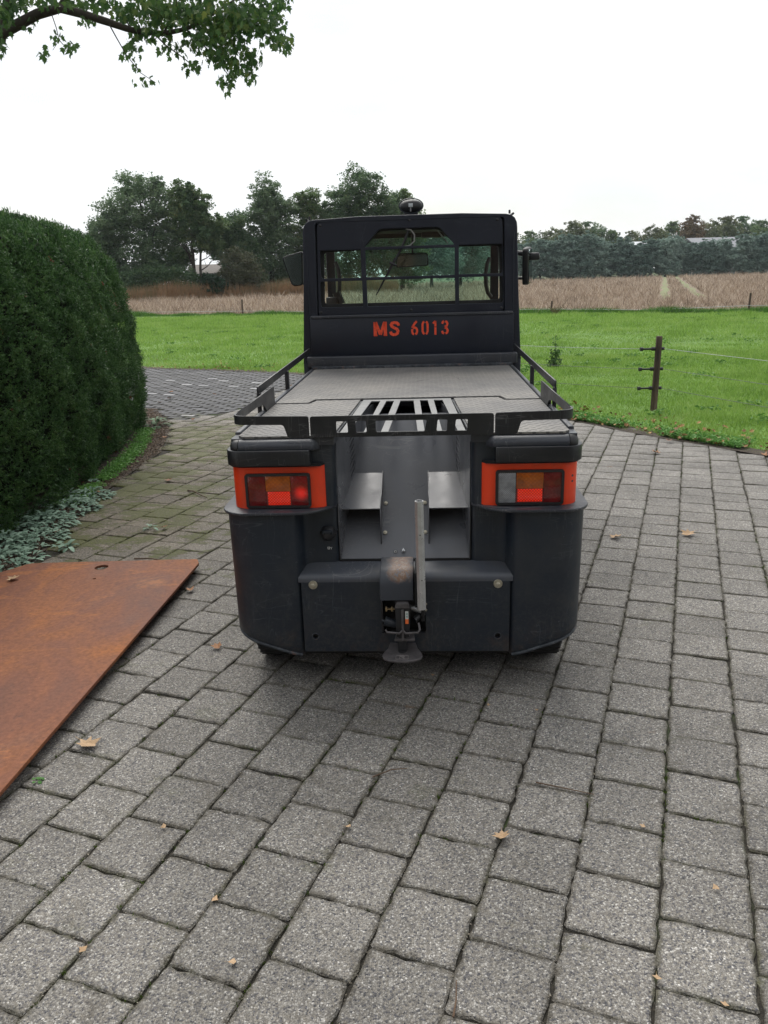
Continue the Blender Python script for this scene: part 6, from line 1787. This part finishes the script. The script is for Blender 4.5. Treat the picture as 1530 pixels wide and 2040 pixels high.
# house behind the trees on the left
hs = empty('farmhouse', (-17.0, 103, 0), 0.15, 'white walled house with a red brown roof, mostly hidden behind the trees on the left', 'house')
M_wwall = simple('white_render', (0.62, 0.63, 0.64), 0.7, var=0.08)
M_rtile = simple('red_roof_tiles', (0.085, 0.070, 0.060), 0.8, var=0.2, vs=3)
m = MB(); m.box(-6, 8, -3, 3, 0, 2.5); m.build('wall', M_wwall, hs)
m = MB(); m.prism([(-3.5, 2.4), (3.5, 2.4), (0, 3.5)], 'x', -6.4, 8.4); m.build('roof', M_rtile, hs)
for x in (-4.6, -1.6, 1.4, 4.6):
    m = MB(); m.box(x - 0.5, x + 0.5, -3.06, -2.98, 0.9, 2.0); m.box(x - 0.56, x + 0.56, -3.04, -2.99, 0.84, 2.06)
    w = m.build('window', simple('window_dark', (0.03, 0.035, 0.04), 0.15), hs)
# willow row, about 150 m away on the right
wv = []
rw = np.random.default_rng(5)
for k in range(4):
    bl = [(0, 0, 4.0, 1.8, 1.7, 2.2), (-1.3, 0, 2.9, 1.4, 1.5, 2.0), (1.3, 0, 3.0, 1.4, 1.5, 2.1), (0, -0.6, 1.6, 2.3, 1.6, 1.7)] + [(rw.normal(0, 1.1), rw.normal(0, 0.5), 5.0 + rw.random() * 1.1, 0.55, 0.5, 1.0) for _ in range(5)]
    wv.append((crown_mesh('crown', bl, 380, 58, 0.30, 300 + k, G_will, 0.42, 0.25), trunk_mesh('trunk', 4.4, 0.16, 40 + k, 6, 1.6, 0, 0.1)))
ORD = ['first', 'second', 'third', 'fourth', 'fifth', 'sixth', 'seventh', 'eighth', 'ninth', 'tenth', 'eleventh', 'twelfth', 'thirteenth', 'fourteenth', 'fifteenth', 'sixteenth', 'seventeenth', 'eighteenth', 'nineteenth', 'twentieth', 'twenty-first', 'twenty-second']
X0, Y0, X1, Y1 = 26.2, 147.0, 76.0, 149.5
NWIL = 20
for k in range(NWIL):
    fx = k / (NWIL - 1)
    x = X0 + (X1 - X0) * fx + rw.normal(0, 0.35); y = Y0 + (Y1 - Y0) * fx + rw.normal(0, 1.1)
    s = 1.05 + rw.normal(0, 0.11) + (0.04 if fx < 0.5 else -0.02)
    p = empty('willow', (x, y, 0), rw.random() * 0.8, 'bushy grey green willow beyond the brown field, %s right of the door mirror' % ORD[k], 'willow', 'willows in the row beyond the field')
    c_, t_ = wv[k % 4]
    link('trunk', t_, M_bark, p); link('crown', c_, None, p)
    p.scale = (1.12 * s * (1 if k % 2 else -1), s, s)
# taller wood behind, 190 to 210 m
wd = [crown_mesh('crown', [(0, 0, 9.4, 3.4, 3, 3.0), (-2.8, 0, 8.2, 2.6, 2.4, 2.6), (2.8, 0, 8.4, 2.8, 2.4, 2.6), (0, 0, 4.8, 4.4, 3, 3.4), (rw.normal(0, 1.2), 0, 11.6, 1.8, 1.6, 1.2)], 300, 52, 0.46, 400 + k, mt, 0.46, 0.2) for k, mt in enumerate((G_wood, G_dark, G_wood, G_rust, G_aut))]
wt = trunk_mesh('trunk', 8.5, 0.35, 77, 6, 2.6)
px = [(33, .88, 0), (38, .92, 4), (43, .96, 0), (48.5, 1.02, 2), (53, 1.04, 1), (58, 0.86, 4), (63, .84, 2), (68, .92, 0), (73, 1.02, 4), (77.5, 1.06, 3), (82, 1.0, 0), (86, 1.05, 2), (90.5, 1.10, 1), (95, .96, 4), (100, 1.0, 0)]
tone = {0: 'brownish green', 1: 'dark green', 2: 'olive green', 3: 'rust brown', 4: 'yellowing'}
for i, (x, s, k) in enumerate(px):
    y = 198 + rw.normal(0, 4)
    p = empty('wood_tree', (x * y / 200 * 0.985, y, -0.2), rw.random() * 6, '%s wood tree above the willows, %s to the right of the cab' % (tone[k], ORD[i]), 'tree', 'trees of the wood beyond the willows')
    if k == 3: p['label'] = 'rust brown rounded tree rising highest in the middle of the far wood'
    link('trunk', wt, M_bark, p); link('crown', wd[k], None, p); p.scale = (s, s, s * 0.98)
# barn with a long grey roof
bn = empty('barn', (75, 172, 0), 0.03, 'long low barn with grey roof behind the willow row at the right', 'barn')
M_broof = simple('grey_fibre_roof', (0.21, 0.215, 0.235), 0.7, var=0.08, vs=0.6)
M_bwall = simple('barn_wall', (0.20, 0.19, 0.185), 0.8)
m = MB(); m.box(-10, 26, -6, 6, 0, 5.1); m.build('wall', M_bwall, bn)
m = MB(); m.prism([(-6.6, 5.0), (-6.6, 5.2), (0, 7.3), (6.6, 5.2), (6.6, 5.0), (0, 7.1)], 'x', -10.5, 26.5); rf = m.build('roof', M_broof, bn)
for k in range(4):
    m = MB(); m.prism([(-4.6, 5.90), (-3.0, 6.41), (-3.0, 6.36), (-4.6, 5.85)], 'x', -7 + k * 9, -4.8 + k * 9); m.build('skylight', simple('skylight', (0.5, 0.52, 0.55), 0.3), rf)
sh = empty('shed', (53.5, 172, 0), 0, 'pale shed roof peeping over the willows', 'shed')
m = MB(); m.box(-2.4, 2.4, -2, 2, 0, 6.2); m.build('wall', M_bwall, sh)
m = MB(); m.prism([(-2.4, 6.2), (2.4, 6.2), (0, 6.9)], 'x', -2.6, 2.6); m.build('roof', simple('pale_roof', (0.48, 0.50, 0.52), 0.5), sh)

# unseen house, added behind the viewer to shut out the rear sky
fh = empty('unseen_blocker_house', (1.0, -8.0, 0), 0.06, 'unseen dark brick house added behind the viewer to block light from the rear sky', 'house')
M_fbrick = simple('blocker_brick', (0.11, 0.060, 0.045), 0.85, var=0.25, vs=5)
M_ftile = simple('blocker_roof_tiles', (0.050, 0.046, 0.045), 0.7, var=0.2, vs=4)
m = MB(); m.box(-9, 9, -7, 0, 0, 4.6); m.build('wall', M_fbrick, fh)
m = MB(); m.prism([(-7.5, 4.5), (0.5, 4.5), (-3.5, 8.6)], 'x', -9.4, 9.4); m.build('roof', M_ftile, fh)  # roof of the unseen blocker house
for wx in (-7.0, -4.4, 1.6, 4.2, 7.0):
    m = MB(); m.box(wx - 0.7, wx + 0.7, -0.02, 0.04, 1.0, 2.5); w_ = m.build('blocker_window_frame', M_wwall, fh)
    m = MB(); m.box(wx - 0.6, wx + 0.6, 0.035, 0.05, 1.1, 2.4); m.build('pane', M_black, w_)
m = MB(); m.box(-1.7, -0.6, -0.02, 0.05, 0.05, 2.25); m.build('blocker_door', M_ftile, fh)

# ================================================================ the branch that hangs in from the upper left
M_over = leaf_mat('hanging_leaf', [(0.024, 0.055, 0.020), (0.045, 0.100, 0.030), (0.080, 0.150, 0.040), (0.18, 0.20, 0.05)], 0.45, 0.45, 0.35, 1.2)
ot = empty('overhanging_tree', (-6.3, 7.4, 0), 0, 'tree behind the hedge whose leafy branch hangs into the upper left of the view', 'tree')
INV = Vector((6.3, -7.4, 0))
m = MB(); m.tube([(0, 0, -0.1), (0.05, 0, 1.2), (0.25, 0.05, 2.6), (0.45, 0.1, 4.2), (0.6, 0.1, 6.0)], [0.24, 0.19, 0.17, 0.13, 0.08], 12)
m.build('trunk', M_bark, ot, smooth=60)
def W(u, v, Y):
    x = u - 765; y = 1020 - v; c, s = math.cos(ROLL), math.sin(ROLL)
    xr = c * x + s * y; yr = -s * x + c * y
    r = Vector((xr, FPX * math.cos(PITCH) + yr * math.sin(PITCH), -FPX * math.sin(PITCH) + yr * math.cos(PITCH)))
    r *= Y / r.y
    return Vector((r.x, r.y, r.z + CAM_H))
BR = []      # branches: points and radii
def branch(pts, r0, r1, nm='limb', par=None):
    pts = [Vector(p) for p in pts]
    m = MB(); n = len(pts)
    m.tube([p + INV for p in pts], [r0 + (r1 - r0) * k / (n - 1) for k in range(n)], 8)
    BR.append(pts)
    return m.build(nm, M_bark, ot, smooth=60)
branch([(-5.95, 7.5, 3.2), (-5.0, 7.7, 3.25), (-4.0, 7.9, 3.35), W(15, 60, 8.0), W(75, 28, 8.0), W(120, 16, 8.0), W(165, 28, 8.0), W(215, 44, 8.0), W(262, 60, 8.0), W(325, 67, 8.0), W(370, 58, 8.0), W(410, 40, 8.0)], 0.062, 0.014)
branch([W(120, 16, 8.0), W(150, -40, 8.1), W(220, -120, 8.2), W(300, -200, 8.2)], 0.03, 0.012)
branch([W(0, 80, 8.0), W(10, 20, 8.1), W(40, -60, 8.2), W(80, -200, 8.4)], 0.05, 0.02)
for ps, r_ in (([(305, 65, 8), (330, 90, 7.9), (365, 115, 7.9), (395, 140, 7.8)], 0.008), ([(370, 58, 8), (400, 85, 8.1), (430, 115, 8.1), (455, 150, 8.1), (460, 180, 8.1)], 0.008), ([(410, 40, 8), (450, 38, 8.1), (500, 60, 8.2), (550, 80, 8.2), (585, 98, 8.2)], 0.009),
               ([(410, 40, 8), (450, 10, 8), (500, -20, 8), (560, -40, 8)], 0.010), ([(215, 44, 8), (232, 75, 7.9), (252, 110, 7.9), (280, 145, 7.8), (310, 165, 7.8)], 0.006), ([(100, 20, 8), (112, 55, 7.9), (118, 80, 7.9), (105, 100, 7.9)], 0.005), ([(118, 80, 7.9), (140, 105, 7.9)], 0.004),
               ([(262, 60, 8), (240, 20, 8), (210, -30, 8)], 0.007), ([(325, 67, 8), (350, 20, 8), (360, -60, 8)], 0.008), ([(450, 38, 8.1), (460, 80, 8.0), (490, 130, 8.0), (505, 165, 8.0)], 0.006), ([(500, -20, 8), (540, 20, 8), (570, 40, 8)], 0.006)):
    branch([W(*p) for p in ps], r_, r_ * 0.35, 'twig')
ro = np.random.default_rng(23)
EL = [(200, 8, 40, 16, 60), (150, 6, 28, 14, 40), (245, 25, 30, 22, 75), (300, 15, 45, 28, 190), (350, 25, 45, 34, 210), (300, 60, 40, 22, 90), (395, 20, 40, 36, 200), (400, 75, 38, 24, 110), (450, 45, 48, 48, 330), (490, 30, 48, 40, 260), (535, 45, 32, 42, 150), (560, 78, 24, 20, 55),
      (440, 105, 36, 28, 140), (470, 135, 30, 26, 70), (450, 160, 14, 22, 26), (500, 110, 28, 24, 60), (345, 95, 28, 20, 38), (262, 95, 24, 26, 36), (290, 160, 26, 12, 12), (385, 130, 22, 14, 20), (270, 135, 8, 10, 5), (87, 105, 12, 14, 14), (140, 95, 14, 14, 16), (112, 70, 12, 18, 10), (10, 30, 24, 36, 90), (4, 85, 6, 22, 18),
      (40, 5, 26, 16, 50), (95, 5, 30, 14, 40), (60, 45, 18, 18, 14), (575, 95, 10, 10, 8), (505, 155, 12, 14, 12), (560, 5, 22, 14, 40), (175, 45, 20, 14, 14), (48, 60, 8, 8, 4),
      (60, -70, 90, 60, 420), (250, -80, 110, 70, 520), (430, -70, 100, 60, 420), (150, -200, 140, 80, 420), (-90, 0, 70, 60, 260), (-160, -90, 90, 70, 300), (520, -90, 60, 40, 140)]
LP = []
for cx, cy, rx, ry, n in EL:
    n = int(n * (1.2 if cy > -40 else 0.7))
    k = 0
    while k < n:
        a = ro.normal(0, 0.52); b = ro.normal(0, 0.52)
        if a * a + b * b > 1.4: continue
        u, v_ = cx + rx * a, cy + ry * b
        if v_ > 190 or (v_ > 60 and u < 70 and u > 30): k += 1; continue
        LP.append((u, v_, W(u, v_, 8.0 + ro.normal(0, 0.30)))); k += 1
def hang_leaf(seed):
    r = np.random.default_rng(seed)
    out = [(0, -0.1)] + [(0.20 + 0.05 * r.random(), -0.02), (0.42, 0.12), (0.26, 0.20), (0.46, 0.42), (0.22, 0.44), (0.14, 0.60), (0.0, 0.95)]
    out += [(-x * (0.9 + 0.2 * r.random()), y) for x, y in reversed(out[1:-1])]
    return out
hl = []
for k in range(5):
    o2 = hang_leaf(500 + k)
    r = np.random.default_rng(600 + k)
    v = np.array([(0, 0.25, 0.0)] + [(x, y, -0.35 * x * x - 0.12 * (y - 0.3) ** 2 + r.normal(0, 0.02)) for x, y in o2] + [(-0.008, -0.1, 0), (0.008, -0.1, 0), (0.0, -0.55, 0.05)])
    n = len(o2); f = [(0, i + 1, (i + 1) % n + 1) for i in range(n)] + [(n + 1, n + 2, n + 3)]
    hl.append((v, f))
def leaf_rot():
    # leaves hang with the tip down, turned any way about their stalk
    return Euler((-PI / 2 + ro.normal(0, 0.55), ro.normal(0, 0.5), ro.random() * 6.28)).to_matrix() 
hm = []
for v, f in hl:
    me = bpy.data.meshes.new('leaf'); me.from_pydata((v * 0.057).tolist(), [], f); me.materials.append(M_over); me.update(); hm.append(me)
# the leaves that stand alone against the sky become parts; the rest of the foliage is one mass
pts_ = np.array([(a, b) for a, b, _ in LP])
cnt = np.array([((np.abs(pts_[:, 0] - a) < 16) & (np.abs(pts_[:, 1] - b) < 16)).sum() + (1000 if (b < 4 or a < 0) else 0) for a, b in pts_])
lone = set(np.argsort(cnt)[:300].tolist())
VV, FF, off = [], [], 0
for i, (u, v_, p) in enumerate(LP):
    R_ = leaf_rot(); s = 0.75 + 0.5 * ro.random(); k = i % 5
    if i in lone:
        o = link('leaf', hm[k], None, ot)
        o.matrix_basis = Matrix.Translation(p + INV) @ R_.to_4x4() @ Matrix.Scale(s, 4)
    else:
        v, f = hl[k]
        VV.append((v * 0.057 * s) @ np.array(R_).T + np.array(p + INV)); FF += [tuple(j + off for j in q) for q in f]; off += len(v)
me = bpy.data.meshes.new('foliage'); me.from_pydata(np.vstack(VV).tolist(), [], FF); me.materials.append(M_over); me.update()
o = link('foliage', me, None, ot); o['kind'] = 'stuff'
# ================================================================ thin haze over the fields
mh = bpy.data.materials.new('haze')
mh.use_nodes = True
nt = mh.node_tree
for n in list(nt.nodes):
    if n.type != 'OUTPUT_MATERIAL': nt.nodes.remove(n)
pv = nt.nodes.new('ShaderNodeVolumePrincipled')
pv.inputs['Color'].default_value = (0.86, 0.94, 1.0, 1)
pv.inputs['Density'].default_value = 0.00024
pv.inputs['Anisotropy'].default_value = 0.0
nt.links.new(pv.outputs[0], nt.nodes['Material Output'].inputs['Volume'])
m = MB(); m.box(-425, 425, -65, 705, -1.06, 17.0)
hz = link('haze', m.mesh('haze'), mh); hz['kind'] = 'stuff'
